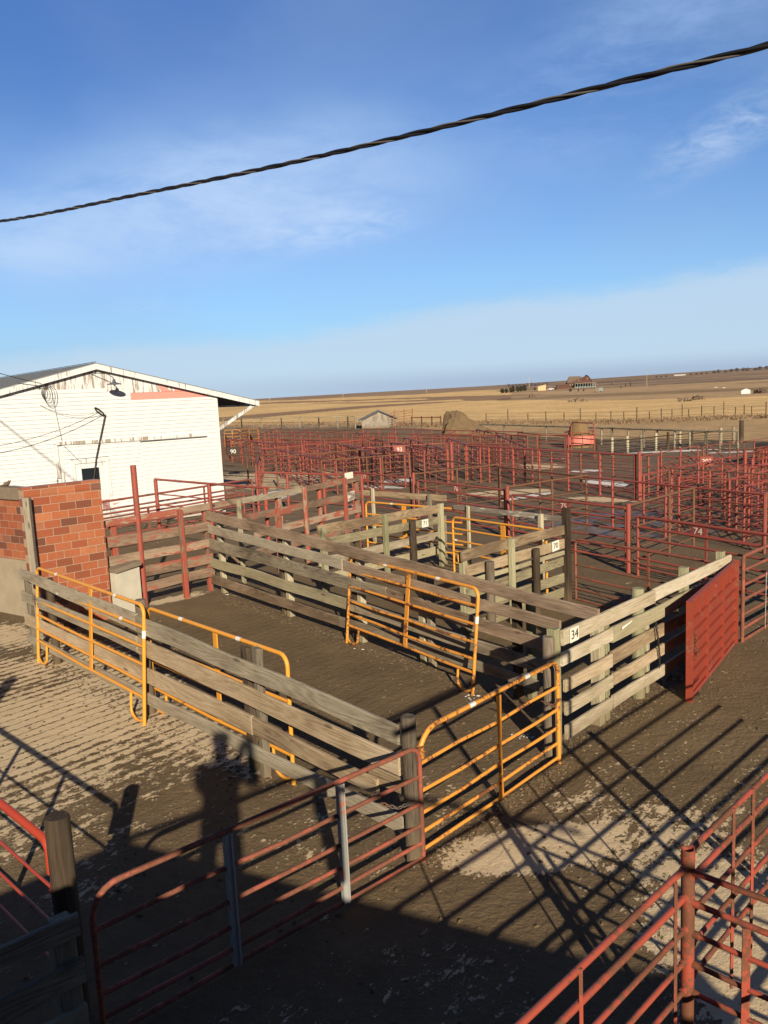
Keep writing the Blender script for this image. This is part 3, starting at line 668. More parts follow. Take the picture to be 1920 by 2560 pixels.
# ------------------------------------------------------------------ rusty and red gates in front
RG = 'rusty tube gates'
gR, RL, _ = gate('cattle_gate', 'rusty six-rail tube gate in the foreground with two galvanised braces', 'gate', (-2.02, 4.95), (.21, 6.92), 1.10, [.045, .19, .36, .565, .82], MET['rust'], [1.02, 2.07], 0, rc=(.20, .12), r=.0215, group=RG, bmat=MET['galv'], chan=True, rr=.0185)
chain(gR, [(2.90, .0, .62), (2.75, .06, .58), (2.66, .16, .62)], MET['chain'])
chain(gR, [(2.94, .03, .44), (2.97, .05, .25), (2.95, .06, .08)], MET['chain'])
gate('cattle_gate', 'low rusty tube gate behind the board fence, right of the tall black post', 'gate', (3.70, 15.82), (5.45, 12.95), 1.22, [.02, .23, .47, .71, .98], MET['rust'], [1.78], 0, rc=(.13, .13), r=.022, group=RG, bw=.05)
gRG, _, _ = gate('cattle_gate', 'rusty brown tube gate right of the red sheet gate, running out of the picture', 'gate', (5.62, 12.72), (8.2, 15.3), 1.40, [.02, .22, .45, .69, .93, 1.17], MET['rust'], [2.2], 0, rc=(.05, .05), r=.03, group=RG, bw=.05)
MB().tube([(.87, -.04, .98), (.86, -.04, .02)], .007, 5).build('wire_stay', MET['galv'], gRG)
MB().tube([(1.03, -.04, .98), (1.0, -.04, .04)], .007, 5).build('wire_stay', MET['galv'], gRG)

# red sheet-metal gate
rs_, L = run('sheet_gate', 'red sheet-metal gate with welded ribs standing open beside the board fence', 'gate', (3.87, 10.35), (5.46, 12.64))
MB().box(.02, L - .02, 0, .006, .04, 1.33).build('sheet_panel', MET['sheet'], rs_)
for a in ((0, .045, 0, 1.36), (L - .045, L, .02, 1.37)): MB().box(a[0], a[1], -.058, .028, a[2], a[3]).build('side_bar', MET['sheet'], rs_)
fr = MB().box(.045, L - .045, -.02, .026, 1.31, 1.36); fr.build('top_bar', MET['sheet'], rs_)
MB().tube([(.1, -.02, .045), (L - .05, -.02, .05)], .026, 8).build('bottom_pipe', MET['sheet'], rs_)
for i in range(6):
    z = 1.085 - i * .175
    MB().box(.045, L - .045, -.042, -.001, z - .009, z + .009).build('horizontal_rib', MET['sheet'], rs_)
for i in range(1, 6):
    x = i * L / 6
    MB().box(x - .011, x + .011, -.046, -.0015, 1.10 if i % 2 else .05, 1.31).build('upright_rib', MET['sheet'], rs_)
chain(rs_, [(.10, -.03, .93), (.25, -.04, .84), (.22, -.05, .66), (.30, -.05, .60), (.24, -.05, .52)], MET['chain'], link=.045)

# free posts
def post(name, label, x, y, shape, size, h, kind, mat=None, lean=(0, 0)):
    mb = MB()
    if shape == 'round': mb.rpost(0, 0, size, -.05, h, 18)
    elif shape == 'pipe': mb.tube([(0, 0, -.05), (lean[0], lean[1], h)], size, 16)
    else: mb.sqpost(0, 0, size, size, -.05, h)
    o = mb.build(name, mat or WOODV[kind]); o.location = (x, y, 0); o['label'] = label; o['category'] = 'post'; return o
post('fence_post', 'round weathered post at the right end of the orange corner gate', 1.78, 8.95, 'round', .075, 1.42, 'mid')
post('fence_post', 'tall grey timber standing against the brick wall', -6.50, 14.96, 'sq', .12, 2.62, 'grey')
post('fence_post', 'thick dark round post in the lower left corner, beside the bright red gate', -2.29, 5.2, 'round', .084, 1.50, 'dark')
post('steel_post', 'tall thick red pipe standing beside the whitewashed block', -5.08, 16.86, 'pipe', .06, 2.98, None, MET['red'])

# lower-left red gate and dark plank fence
gl, _ = run('cattle_gate', 'bright red tube gate in the lower left corner with a thick top pipe', 'gate', (-2.42, 5.32), (-5.1, 8.0), 'red tube gates in front')
gl['category'] = 'gate'
MB().tube([(0, 0, 1.02), (0, 0, 1.20), (.05, 0, 1.25), (1.8, 0, 1.25), (3.79, 0, 1.25)], .031, 12).build('top_rail', MET['bright'], gl)
for z in (.90, .60, .28): MB().tube([(-.03, 0, z), (3.79, 0, z - .02)], .0125, 8).build('rail', MET['bright'], gl)
for s in (1.25, 2.5): MB().box(s - .03, s + .03, -.01, .01, .25, 1.24).build('brace', MET['bright'], gl)
MB().tube([(-.03, 0, .84), (-.03, 0, .97)], .028, 10).build('hinge', MET['bright'], gl)
MB().box(-.10, .0, -.03, .03, .88, .91).build('hinge', MET['bright'], gl)
wood_fence('dark shaded plank fence in the lower left corner, ending at the rusty gate', (-4.1, 2.65), (-1.93, 4.57),
    [(0, 2.88, 1.06, 1.21, 1.07, 1.21, 'grey'), (0, 2.88, .76, .92, .76, .92, 'grey'), (0, 2.88, .45, .62, .45, .62, 'grey'), (0, 2.88, .15, .32, .15, .32, 'grey')],
    [(2.80, .09, 'sq', .13, 1.18, 'grey'), (1.2, .09, 'sq', .13, 1.18, 'grey')])

# lower-right red pipe fence around the round pipe post
t_ = root('pipe_fence', 'faded red pipe fence in the lower right corner joined at an open-topped round post', 'fence', (1.63, 4.34, 0), 0)
pm = MB().tube([(0, 0, -.05), (0, 0, 1.57)], .038, 18, False)
pm.tube([(0, 0, 1.57), (0, 0, 1.50)], .032, 18, False)
ringv = []
pm.add([(math.cos(a) * .038, math.sin(a) * .038, 1.57) for a in [2*math.pi*i/18 for i in range(18)]] + [(math.cos(a) * .032, math.sin(a) * .032, 1.57) for a in [2*math.pi*i/18 for i in range(18)]], [(i, (i+1) % 18, (i+1) % 18 + 18, i + 18) for i in range(18)])
pm.build('post', MET['salmon'], t_)
Q = .7071
for dx, dy, zs, Lr, zadd in ((-Q, -Q, (1.47, 1.29, 1.09, .89, .71), 4.6, .03), (Q, Q, (1.55, 1.37, 1.15, .95, .74), 4.4, .02), (Q, -Q, (1.44, 1.25, 1.06, .87, .69), 2.6, 0)):
    for i, z in enumerate(zs):
        s0 = .045
        MB().tube([(dx * s0, dy * s0, z), (dx * Lr * .5, dy * Lr * .5, z + zadd), (dx * Lr, dy * Lr, z + zadd * 1.5)], (.018 if i < 2 else .0155), 10).build('rail', MET['salmon'], t_)
        MB().tube([(dx * .03, dy * .03, z), (dx * .07, dy * .07, z)], .022, 8).build('coupling', MET['salmon'], t_)
def flatbar(x, y, z0, z1, w=.018):
    return MB().box(x - w / 2, x + w / 2, y - .006, y + .006, z0, z1).build('stay', MET['salmon'], t_)
for s, z0, z1 in ((-.17, .3, 1.46), (-1.15, .3, 1.50), (.62, .35, 1.57), (.93, .35, 1.58), (-2.3, .3, 1.5)):
    flatbar(Q * s, Q * s - .02, z0, z1)
MB().box(Q*.32 - .023, Q*.32 + .023, -Q*.32 - .027, -Q*.32 - .020, .1, 1.24).build('stay', MET['salmon'], t_)
pp = MB().tube([(Q*2.05, Q*2.05, -.05), (Q*2.05, Q*2.05, 1.62)], .042, 14); pp.build('post', MET['salmon'], t_)
# second low fence of the side alley
pipe_fence('brown-red pipe alley fence behind the round pipe post in the lower right corner', (1.45, 3.05), (5.2, 6.8), 1.05, [.22, .45, .66, .86], [0.0, 2.65, 5.3], 'rust', rp=.03, rt_=.019, rr=.016, group='alley fences in the lower right corner')
pipe_fence('lowest faded red alley fence in the lower right corner, near the frame edge', (2.25, 3.1), (6.0, 6.85), .70, [.12, .32, .52], [0.0, 2.65, 5.3], 'rust', rp=.024, rt_=.017, rr=.0145, group='alley fences in the lower right corner')

# ------------------------------------------------------------------ building materials
def white_siding(name, peel=0.0, tone=(0.65, 0.70, 0.76)):
    m, nt = material(name); v = coords(nt, False)
    streak = nt.noise(nt.mapv(v, (9, 9, 0.9)), 1.0, 5, 0.7); dirt = nt.noise(v, 1.3, 5, 0.6)
    c = nt.mix(dirt, tuple(x * .93 for x in tone), tone)
    if peel: c = nt.mix(nt.m('MULTIPLY', nt.ss(streak, 0.63 - peel * .14, 0.67 - peel * .12), 0.9), c, (0.27, 0.22, 0.175))
    sx = nt.new('ShaderNodeSeparateXYZ', Vector=v)
    c = nt.mix(nt.m('MULTIPLY', nt.ss(nt.m('ADD', sx.outputs[2], nt.m('MULTIPLY', dirt, .6)), 0.95, 0.45), 0.6), c, (0.34, 0.29, 0.22))
    finish(nt, c, 0.55, streak, 0.15, 0.004); return m
M_SID = white_siding('white_lap_siding'); M_PEEL = white_siding('peeling_white_boards', 1.0); M_TRIM = white_siding('white_trim_paint', 0.35)
M_PINK = plain('salmon_primer_paint', (0.74, 0.29, 0.26), 0.7, 0.05)
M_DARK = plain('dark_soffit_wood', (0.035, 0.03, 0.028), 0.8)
M_GLASS = plain('dark_window_glass', (0.015, 0.02, 0.03), 0.12, 0.3, 3, 0.0)
m, nt = material('grey_shingle_roof'); v = coords(nt, False)
bt = nt.new('ShaderNodeTexBrick', Vector=nt.mapv(v, (3, 3, 3))); bt.inputs['Color1'].default_value = (.16, .18, .195, 1); bt.inputs['Color2'].default_value = (.22, .24, .255, 1); bt.inputs['Mortar'].default_value = (.11, .12, .13, 1)
finish(nt, nt.mix(nt.ss(nt.noise(v, 2.2, 6, .7), .62, .68), bt.outputs[0], (.42, .42, .41)), 0.8, bt.outputs['Fac'], .4, .01); M_ROOF = m
def brick_mat(name, sw=1.0):
    m, nt = material(name); v = coords(nt, False)
    sx = nt.new('ShaderNodeSeparateXYZ', Vector=v)
    cv = nt.new('ShaderNodeCombineXYZ', X=sx.outputs[0], Y=sx.outputs[2], Z=0.0)
    bt = nt.new('ShaderNodeTexBrick', Vector=cv.outputs[0])
    bt.inputs['Scale'].default_value = 1.0; bt.inputs['Brick Width'].default_value = 0.32 * sw; bt.inputs['Row Height'].default_value = 0.152 * sw
    bt.inputs['Mortar Size'].default_value = 0.0055; bt.inputs['Mortar Smooth'].default_value = 0.15; bt.inputs['Bias'].default_value = 0.0
    bt.inputs['Color1'].default_value = (0, 0, 0, 1); bt.inputs['Color2'].default_value = (1, 1, 1, 1); bt.inputs['Mortar'].default_value = (0.5, 0.5, 0.5, 1)
    n1 = nt.noise(v, 18, 5, .7); n2 = nt.noise(v, 1.8, 4, .6)
    rc = nt.ramp(bt.outputs[0], [(0.0, (.12, .062, .05)), (.16, (.22, .078, .046)), (.36, (.32, .098, .052)), (.55, (.40, .14, .068)), (.72, (.29, .085, .046)), (.86, (.46, .18, .09)), (1.0, (.18, .095, .075))])
    rc = nt.mix(nt.m('MULTIPLY', nt.ss(n1, .35, .8), .35), rc, (.20, .06, .04))
    rc = nt.mix(nt.m('MULTIPLY', nt.ss(n2, .55, .75), .3), rc, (.12, .07, .055))
    c = nt.mix(bt.outputs['Fac'], rc, (.42, .31, .235))
    h = nt.m('ADD', nt.m('MULTIPLY', nt.m('SUBTRACT', 1.0, bt.outputs['Fac']), 1.0), nt.m('MULTIPLY', n1, .25))
    finish(nt, c, nt.m('ADD', nt.m('MULTIPLY', bt.outputs['Fac'], .4), .38), h, .8, .006); return m
M_BRICK = brick_mat('red_clay_tile_block')
M_CONC = plain('old_concrete', (0.33, 0.285, 0.215), 0.9, 0.3, 3, 0.4)
M_CAP = plain('weathered_concrete_cap', (0.20, 0.165, 0.125), 0.9, 0.4, 6, 0.5)
M_LIME = plain('whitewashed_block', (0.50, 0.49, 0.43), 0.85, 0.2, 4, 0.5, bdist=.02)

# brick wall: front leaf, set-back leaf on a concrete base
rt, L = run('brick_wall', 'red clay tile wall with a concrete cap left of the near plank fence', 'wall', (-6.60, 15.07), (-5.52, 16.09))
MB().box(0, L, 0, .22, -.02, 2.62).build('block_leaf', M_BRICK, rt)
cp_ = MB(); cp_.box(-.0, L, -.002, .222, 2.623, 2.79); cp_.build('top_course', M_BRICK, rt)
rt, L = run('brick_wall', 'set-back red tile wall on a tall concrete base at the left edge', 'wall', (-9.9, 18.28), (-6.55, 15.93))
MB().box(0, L, 0, .22, 1.19, 2.42).build('block_leaf', M_BRICK, rt)
MB().box(0, L, -.04, .26, -.02, 1.185).build('concrete_base', M_CONC, rt)
MB().board(0, L + .25, .10, .30, 2.425, 2.68, 2.425, 2.66, wob=.003).build('concrete_cap', M_CAP, rt)
for i, (x, y) in enumerate(((-6.95, 15.75), (-6.90, 15.72), (-6.15, 15.6))):
    o = MB().tube([(0, 0, 0), (0, 0, .09)], .008, 6).tube([(-.03, 0, .055), (.03, 0, .055)], .008, 6).build('anchor_bolt', M_IRON)
    o.location = (x, y, 2.67 if i < 2 else 2.785)
    tag(o, ('left of two rusty anchor bolts on the grey concrete cap', 'right of two rusty anchor bolts on the grey concrete cap', 'single rusty anchor bolt on top of the red tile wall')[i], 'bolt', 'anchor bolts on the wall tops')
# whitewashed block
rt, L = run('masonry_block', 'low whitewashed concrete block between the brick wall and the thick red pipe', 'block', (-5.37, 16.10), (-5.04, 16.56))
mb = MB(); N = 9
vs = []; fs = []
mb.board(0, L, .16, .30, 0, .90, 0, .94, seg=6, wob=.012)
mb.build('whitewashed_body', M_LIME, rt)
MB().board(-.02, L + .03, .15, .36, 0.905, .99, .945, 1.04, seg=5, wob=.01).build('stained_cap', M_CAP, rt)
# sparrow
b = root('sparrow', 'small brown sparrow perched on the concrete cap at the left edge', 'bird', (-7.72, 16.92, 2.66), R(60))
def lump(cx, cy, cz, rx, ry, rz, n=10, mm=7):
    mb = MB(); vs = [(cx, cy, cz + rz)]
    for i in range(1, mm):
        for k in range(n):
            a = math.pi * i / mm; t = 2 * math.pi * k / n
            vs.append((cx + rx * math.sin(a) * math.cos(t), cy + ry * math.sin(a) * math.sin(t), cz + rz * math.cos(a)))
    vs.append((cx, cy, cz - rz)); fs = []
    for k in range(n): fs.append((0, 1 + k, 1 + (k + 1) % n)); fs.append((len(vs) - 1, 1 + (mm - 2) * n + (k + 1) % n, 1 + (mm - 2) * n + k))
    for i in range(mm - 2):
        for k in range(n): fs.append((1 + i * n + k, 1 + (i + 1) * n + k, 1 + (i + 1) * n + (k + 1) % n, 1 + i * n + (k + 1) % n))
    return mb.add(vs, fs, True)
M_BIRD = plain('brown_feathers', (0.16, 0.11, 0.075), 0.8, 0.4, 40)
lump(0, 0, .06, .075, .04, .045).tube([(.05, 0, .08), (.075, 0, .11)], .032, 10, True, .028).tube([(-.05, 0, .05), (-.14, 0, .03)], .022, 8, True, .012).tube([(.095, 0, .115), (.12, 0, .112)], .008, 6, True, .002).build('body', M_BIRD, b)
for s in (-1, 1): MB().tube([(.01, s * .015, .03), (.015, s * .015, 0)], .004, 5).build('leg', M_IRON, b)

# ------------------------------------------------------------------ white barn
BA = (-9.29, 28.70); BANG = R(38.64)
bn = root('white_barn', 'white lap-sided barn with a low gable and wide eave at the left', 'building', (BA[0], BA[1], 0), BANG)
AP, APZ, SL = -.37, 5.52, .245       # wall apex, slope
WR, WL, BD = 4.12, -11.0, 22.0
def roofz(s): return APZ - SL * abs(s - AP)
core = MB().plate([(WL, 0), (WR, 0), (WR, roofz(WR)), (AP, APZ), (WL, roofz(WL))], .03, BD); core.build('wall_core', M_TRIM, bn)
# lap siding
sd = MB(); hgt_ = .137; z = .30; i = 0
while z < 4.75:
    z1 = z + hgt_
    x1 = min(WR - .1, AP + (APZ - z1) / SL); x0 = max(WL, AP - (APZ - z1) / SL)
    if z > 4.36: x1 = min(x1, .80)
    if z > 4.62: x1 = min(x1, -.03)
    segs = [(x0, x1)]
    if z < 2.96: segs = [(x0, -1.98), (-1.72, -1.48), (-.18, x1)] if z < 2.42 else [(x0, -1.98), (-1.72, x1)]
    for a, b_ in segs:
        if b_ > a: sd.add([(a, -.022, z), (b_, -.022, z), (b_, .002, z1), (a, .002, z1), (a, .03, z), (b_, .03, z)], [(0, 1, 2, 3), (0, 4, 5, 1)])
    z = z1
sd.build('lap_siding', M_SID, bn)
MB().plate([(-1.9, 4.76), (-.03, 4.76), (-.03, 4.62), (.80, 4.62), (1.0, 4.62), (2.9, 4.62), (AP, APZ - .01), (-3.0, 4.76)][::-1], .0, .025).build('gable_boards', M_PEEL, bn)
MB().box(-.02, .82, -.004, .02, 4.615, 4.64).build('primer_patch', M_PINK, bn)
MB().plate([(.80, 4.37), (3.85, 4.37), (2.95, 4.61), (.80, 4.61)][::-1], -.008, .02).build('primer_patch', M_PINK, bn)
MB().plate([(1.95, 4.62), (2.35, 4.62), (2.1, 4.80), (1.85, 4.84)], -.008, .02).build('primer_patch', M_PINK, bn)
MB().plate([(2.45, 4.62), (2.8, 4.62), (2.45, 4.73)], -.008, .02).build('primer_patch', M_PINK, bn)
MB().plate([(-.55, .62), (.55, 1.02), (-.55, 1.0)], -.012, .02).build('primer_patch', M_PINK, bn)
MB().box(WR - .10, WR + .02, -.02, .04, 0, roofz(WR) - .02).build('corner_board', M_TRIM, bn)
# sliding door rail, header and leaves
MB().board(-1.92, 1.3, -.03, .06, 2.99, 3.10, 2.93, 3.07, wob=.004).build('header_board', M_PEEL, bn)
MB().board(1.3, 3.56, -.03, .06, 2.93, 3.05, 2.93, 3.07, wob=.004).build('header_board', M_TRIM, bn)
MB().box(1.0, 3.60, -.055, -.012, 2.885, 2.915).build('door_track', M_IRON, bn)
dl = MB(); z = .35
while z < 2.85:
    dl.add([(1.03, -.046, z), (4.0, -.046, z), (4.0, -.024, z + hgt_), (1.03, -.024, z + hgt_), (1.03, -.0, z), (4.0, -.0, z)], [(0, 1, 2, 3), (0, 4, 5, 1)]); z += hgt_
dl.add([(1.03, -.034, .35), (1.03, 0, .35), (1.03, 0, 2.86), (1.03, -.024, 2.86)], [(0, 1, 2, 3)])
dl.build('sliding_door', M_SID, bn)
MB().box(-1.99, -1.86, -.03, .03, 1.9, 2.99).build('door_trim', M_PEEL, bn)
MB().box(-1.84, -1.72, -.02, .03, .3, 2.86).build('door_trim', M_TRIM, bn)
dr = MB().box(-1.48, -.18, -.012, .02, .2, 2.42).build('door', M_TRIM, bn)
for a in ((-1.48, -1.36, .2, 2.44), (-.30, -.18, .2, 2.44)): MB().box(a[0], a[1], -.05, -.0125, a[2], a[3]).build('door_frame', M_TRIM, dr)
MB().box(-1.36, -.30, -.05, -.0125, 2.32, 2.44).build('door_frame', M_TRIM, dr)
MB().box(-1.16, -.56, -.03, -.014, 1.35, 2.14).build('door_window', M_GLASS, dr)
MB().box(-1.20, -.52, -.035, -.0135, 2.14, 2.19).build('window_frame', M_TRIM, dr)
MB().box(-1.20, -1.16, -.035, -.0135, 1.35, 2.14).build('window_frame', M_TRIM, dr)
MB().box(-.56, -.52, -.035, -.0135, 1.35, 2.14).build('window_frame', M_TRIM, dr)
# roof
E0, E1 = -11.6, 5.82; OH = -.16
def slab(s0, z0, s1, z1, y0, y1, t):
    return MB().add([(s0, y0, z0), (s1, y0, z1), (s1, y1, z1), (s0, y1, z0), (s0, y0, z0 + t), (s1, y0, z1 + t), (s1, y1, z1 + t), (s0, y1, z0 + t)],
                    [(0, 3, 2, 1), (4, 5, 6, 7), (0, 1, 5, 4), (1, 2, 6, 5), (2, 3, 7, 6), (3, 0, 4, 7)])
slab(AP, APZ + .10, E1, roofz(E1) + .10, OH, BD + .4, .05).build('roof_slope', M_ROOF, bn)
slab(E0, roofz(E0) + .10, AP, APZ + .10, OH, BD + .4, .05).build('roof_slope', M_ROOF, bn)
slab(AP, APZ + .005, E1 - .02, roofz(E1) + .005, OH + .03, BD + .3, .09).build('soffit', M_DARK, bn)
slab(E0, roofz(E0) + .005, AP, APZ + .005, OH + .03, BD + .3, .09).build('soffit', M_DARK, bn)
slab(AP, APZ - .07, E1, roofz(E1) - .07, OH - .02, OH + .02, .185).build('rake_board', M_TRIM, bn)
slab(E0, roofz(E0) - .07, AP, APZ - .07, OH - .02, OH + .02, .185).build('rake_board', M_TRIM, bn)
slab(AP - .12, APZ + .15, AP + .0, APZ + .165, OH - .03, BD + .4, .02).build('ridge_cap', M_DARK, bn)
MB().box(E1 - .01, E1 + .03, OH, BD, roofz(E1) - .07, roofz(E1) + .14).build('fascia', M_TRIM, bn)
for yb in (0.0, 4.5, 9.0, 13.5):
    MB().add([(4.14, yb - .05, 3.10), (4.14, yb + .05, 3.10), (4.14, yb + .05, 3.22), (4.14, yb - .05, 3.22), (5.70, yb - .05, 3.93), (5.70, yb + .05, 3.93), (5.55, yb + .05, 3.98), (5.55, yb - .05, 3.98)],
             [(0, 1, 2, 3), (7, 6, 5, 4), (0, 4, 5, 1), (3, 2, 6, 7), (1, 5, 6, 2), (0, 3, 7, 4)]).build('eave_brace', M_PEEL, bn)
# barn lamp, wire loops, hook rod
bl = root('barn_lamp', 'gooseneck barn lamp with a wide dark shade under the gable peak', 'lamp', (0, 0, 0), 0)
bl.parent = None
cB, sB = math.cos(BANG), math.sin(BANG)
def bw_(s, y, z): return (BA[0] + s * cB - y * sB, BA[1] + s * sB + y * cB, z)
bl.location = bw_(.02, 0, 4.96); bl.rotation_euler = (0, 0, BANG)
M_LAMP = plain('grey_enamel', (0.09, 0.10, 0.12), 0.4)
MB().tube([(-.5, 0, .32), (-.45, -.25, .36), (-.2, -.55, .32), (-.02, -.62, .18), (0, -.62, .08)], .014, 8).build('gooseneck', M_IRON, bl)
mb = MB(); pr = [(.03, .14), (.05, .10), (.06, .03), (.15, 0), (.26, -.04), (.25, -.05), (.14, -.015), (.0, .0)]
vs = [(r_ * math.cos(2 * math.pi * k / 20), -.62 + r_ * math.sin(2 * math.pi * k / 20), z_) for r_, z_ in pr for k in range(20)]
mb.add(vs, [(i * 20 + k, i * 20 + (k + 1) % 20, (i + 1) * 20 + (k + 1) % 20, (i + 1) * 20 + k) for i in range(len(pr) - 1) for k in range(20)], True)
sh = mb.build('lamp_shade', M_LAMP, bl); lump(0, -.62, -.02, .05, .05, .07).build('bulb', M_TRIM, sh)
def sag(p, q, d, n=14):
    p, q = Vector(p), Vector(q); return [p.lerp(q, i / n) - Vector((0, 0, d * 4 * (i / n) * (1 - i / n))) for i in range(n + 1)]
tag(MB().tube(sag(bw_(-6.0, -1.2, 6.3), bw_(-2.27, -.35, 5.02), .12), .012, 6).build('power_cable', M_IRON), 'thin dark service cable coming down to the left part of the gable', 'cable', 'cables at the barn')
tag(MB().tube(sag(bw_(-5.5, -.6, 3.1), bw_(-.37, -.3, 4.05), .32), .009, 6).build('power_cable', M_IRON), 'slack dark wire sagging across the siding to the iron hook', 'cable', 'cables at the barn')
tag(MB().tube(sag(bw_(-2.3, -.05, 4.34), bw_(-.40, -.3, 4.06), .25), .006, 6).build('power_cable', M_IRON), 'short thin wire from the wall loops to the iron hook', 'cable', 'cables at the barn')
loops = []
for k in range(5):
    rr_ = .12 + .032 * k
    for j in range(15): a = 2 * math.pi * j / 14; loops.append(bw_(-2.12 + .05 * k + rr_ * math.sin(a) * .8, -.06 - .004 * k, 4.72 - .03 * k + rr_ * math.cos(a) * 1.5))
tag(MB().tube([bw_(-2.27, -.3, 5.0)] + loops + [bw_(-1.7, -.05, 3.0), bw_(-1.2, -.05, 2.4)], .006, 5).build('wire_coil', M_IRON), 'loose coil of thin wire hanging on the barn wall under the gable', 'wire')
hk = root('hook_rod', 'dark iron rod with a ring on top in front of the barn door', 'rod', bw_(-.2, -.075, 0), BANG)
MB().tube([(-.75, 0, 1.0), (-.42, 0, 2.5), (.02, 0, 3.92)], .028, 8).build('rod', M_IRON, hk)
MB().tube([(-.17 + .19 * math.cos(t) * .8 + .0, .0, 4.03 - .19 * math.cos(t) * .65 + .06 * math.sin(t)) for t in [2 * math.pi * j / 16 for j in range(17)]], .022, 8, False).build('ring', M_IRON, hk)

# ------------------------------------------------------------------ red pipe pens, near rows
R6 = [.18, .40, .62, .86, 1.10]
def pgate(label, A, B, H, rails, br, txt, mat='red'):
    rt, L, _ = gate('pipe_gate', label, 'gate', A, B, H, rails, MET[mat], br, 0, rc=(.03, .03), r=.030, group='numbered red pen gates', rr=.026, bw=.05)
    if txt:
        s = br[0]
        MB().box(s - .36, s - .02, -.012, -.006, H - .26, H - .02).build('number_board', MET[mat], rt)
        me = text_mesh(txt, .20); me.materials.append(M_WHITEP); o = DATA.objects.new('number', me); COL.objects.link(o); o.parent = rt
        o.location = (s - .19, -.016, H - .135); o.rotation_euler = (R(90), 0, 0); o.scale = (1.15, 1, 1.0)
    return rt
pgate('red pipe gate with the white number 74, nearest of the numbered gates', (5.48, 17.62), (7.2, 14.45), 1.31, [.18, .40, .61, .84, 1.08], [1.80], '74')
pgate('red pipe gate with the white number 75', (3.50, 22.2), (5.58, 18.83), 1.31, [.11, .33, .57, .81, 1.06], [2.15], '75')
pgate('red pipe gate with the white number 76', (1.15, 26.75), (3.42, 23.1), 1.34, [.2, .5, .8, 1.08], [2.25], '76')
pgate('red pipe gate with the white number 77, partly behind the slanting red planks', (-1.12, 30.6), (.93, 27.6), 1.35, [.2, .5, .8, 1.08], [1.05], '77')
for x, y, h, lab in ((5.37, 17.93, 1.55, 'at the near end of the gate marked 74'), (3.45, 22.75, 1.5, 'beside the snow-edged tan slab, by gate 75'), (1.03, 27.2, 1.55, 'farthest of three, behind the brown back rail')):
    post('pipe_post', 'thick red pipe post standing ' + lab, x, y, 'pipe', .055, h, None, MET['red'])
PF = pipe_fence
PF('red pipe cross fence behind the gap of gates 74 and 75', (5.40, 17.97), (7.75, 20.4), 1.50, [.25, .5, .75, 1.0], [2.0, 3.38], 'red3', rp=.036, rt_=.030)
PF('red pipe cross fence behind the gap of gates 75 and 76', (3.50, 22.80), (6.15, 24.75), 1.46, [.25, .5, .75, 1.0], [1.75, 3.29], 'red3', rp=.034, rt_=.029)
PF('red pipe cross fence behind the gap of gates 76 and 77', (1.06, 27.25), (4.15, 29.3), 1.50, [.25, .5, .75, 1.0], [1.8, 3.7], 'red3', rp=.034, rt_=.029)
PF('red pipe back fence of the pens 75 to 77', (2.2, 33.6), (6.15, 24.75), 1.42, [.2, .42, .66, .9, 1.14], 2.4, 'red3', rp=.034, rt_=.029)
PF('red pipe back fence of the pen 74', (6.15, 24.72), (9.0, 19.24), 1.42, [.2, .42, .66, .9, 1.14], [1.1, 3.1, 6.17], 'red', rp=.036, rt_=.030)
PF('red pipe fence running right from the back corner of pen 74', (9.0, 19.24), (13.5, 22.6), 1.42, [.2, .42, .66, .9, 1.14], 2.6, 'red2', rp=.036, rt_=.03)
PF('red pipe rail fence by the barn with an elbow at its left end', (-7.0, 25.4), (-3.0, 21.35), 1.90, [.5, 1.12, 1.45], [0, 2.95, 5.6], 'red', rp=.06, rt_=.034, rr=.02)
gate('pipe_gate', 'long red pipe gate with a peeling orange end, along the foot of the barn wall', 'gate', (-9.2, 24.4), (-4.8, 30.2), 1.30, [.2, .5, .78, 1.04], MET['red2'], [2.2, 5.0], 0, r=.035, group='red pipe gates by the barn')
gate('pipe_gate', 'second red pipe gate close to the barn wall, nearer the elbow rail', 'gate', (-8.4, 23.2), (-4.7, 27.6), 1.12, [.2, .45, .7, .92], MET['red2'], [2.0], 0, r=.03, group='red pipe gates by the barn')
PF('red pipe top rail with short posts between the barn corner and the blank white sign', (-4.72, 30.9), (-.68, 27.9), 1.49, [.45, .95], [0, 1.55, 3.3, 5.0], 'red', rp=.052, rt_=.038)
# tall alley fence behind
PF('tall red pipe alley fence in front of the open muddy yard', (4.0, 38.6), (9.0, 29.25), 1.60, [.2, .42, .65, .88, 1.12, 1.36], 1.78, 'red', rp=.05, rt_=.033, rr=.017)
post('pipe_post', 'thick red post ending the tall alley fence, tallest of the right-hand posts', 9.08, 29.0, 'pipe', .06, 1.75, None, MET['red'])
post('pipe_post', 'thick red post with a white top in the middle of the far pens', 3.3, 38.8, 'pipe', .075, 1.75, None, MET['red'])

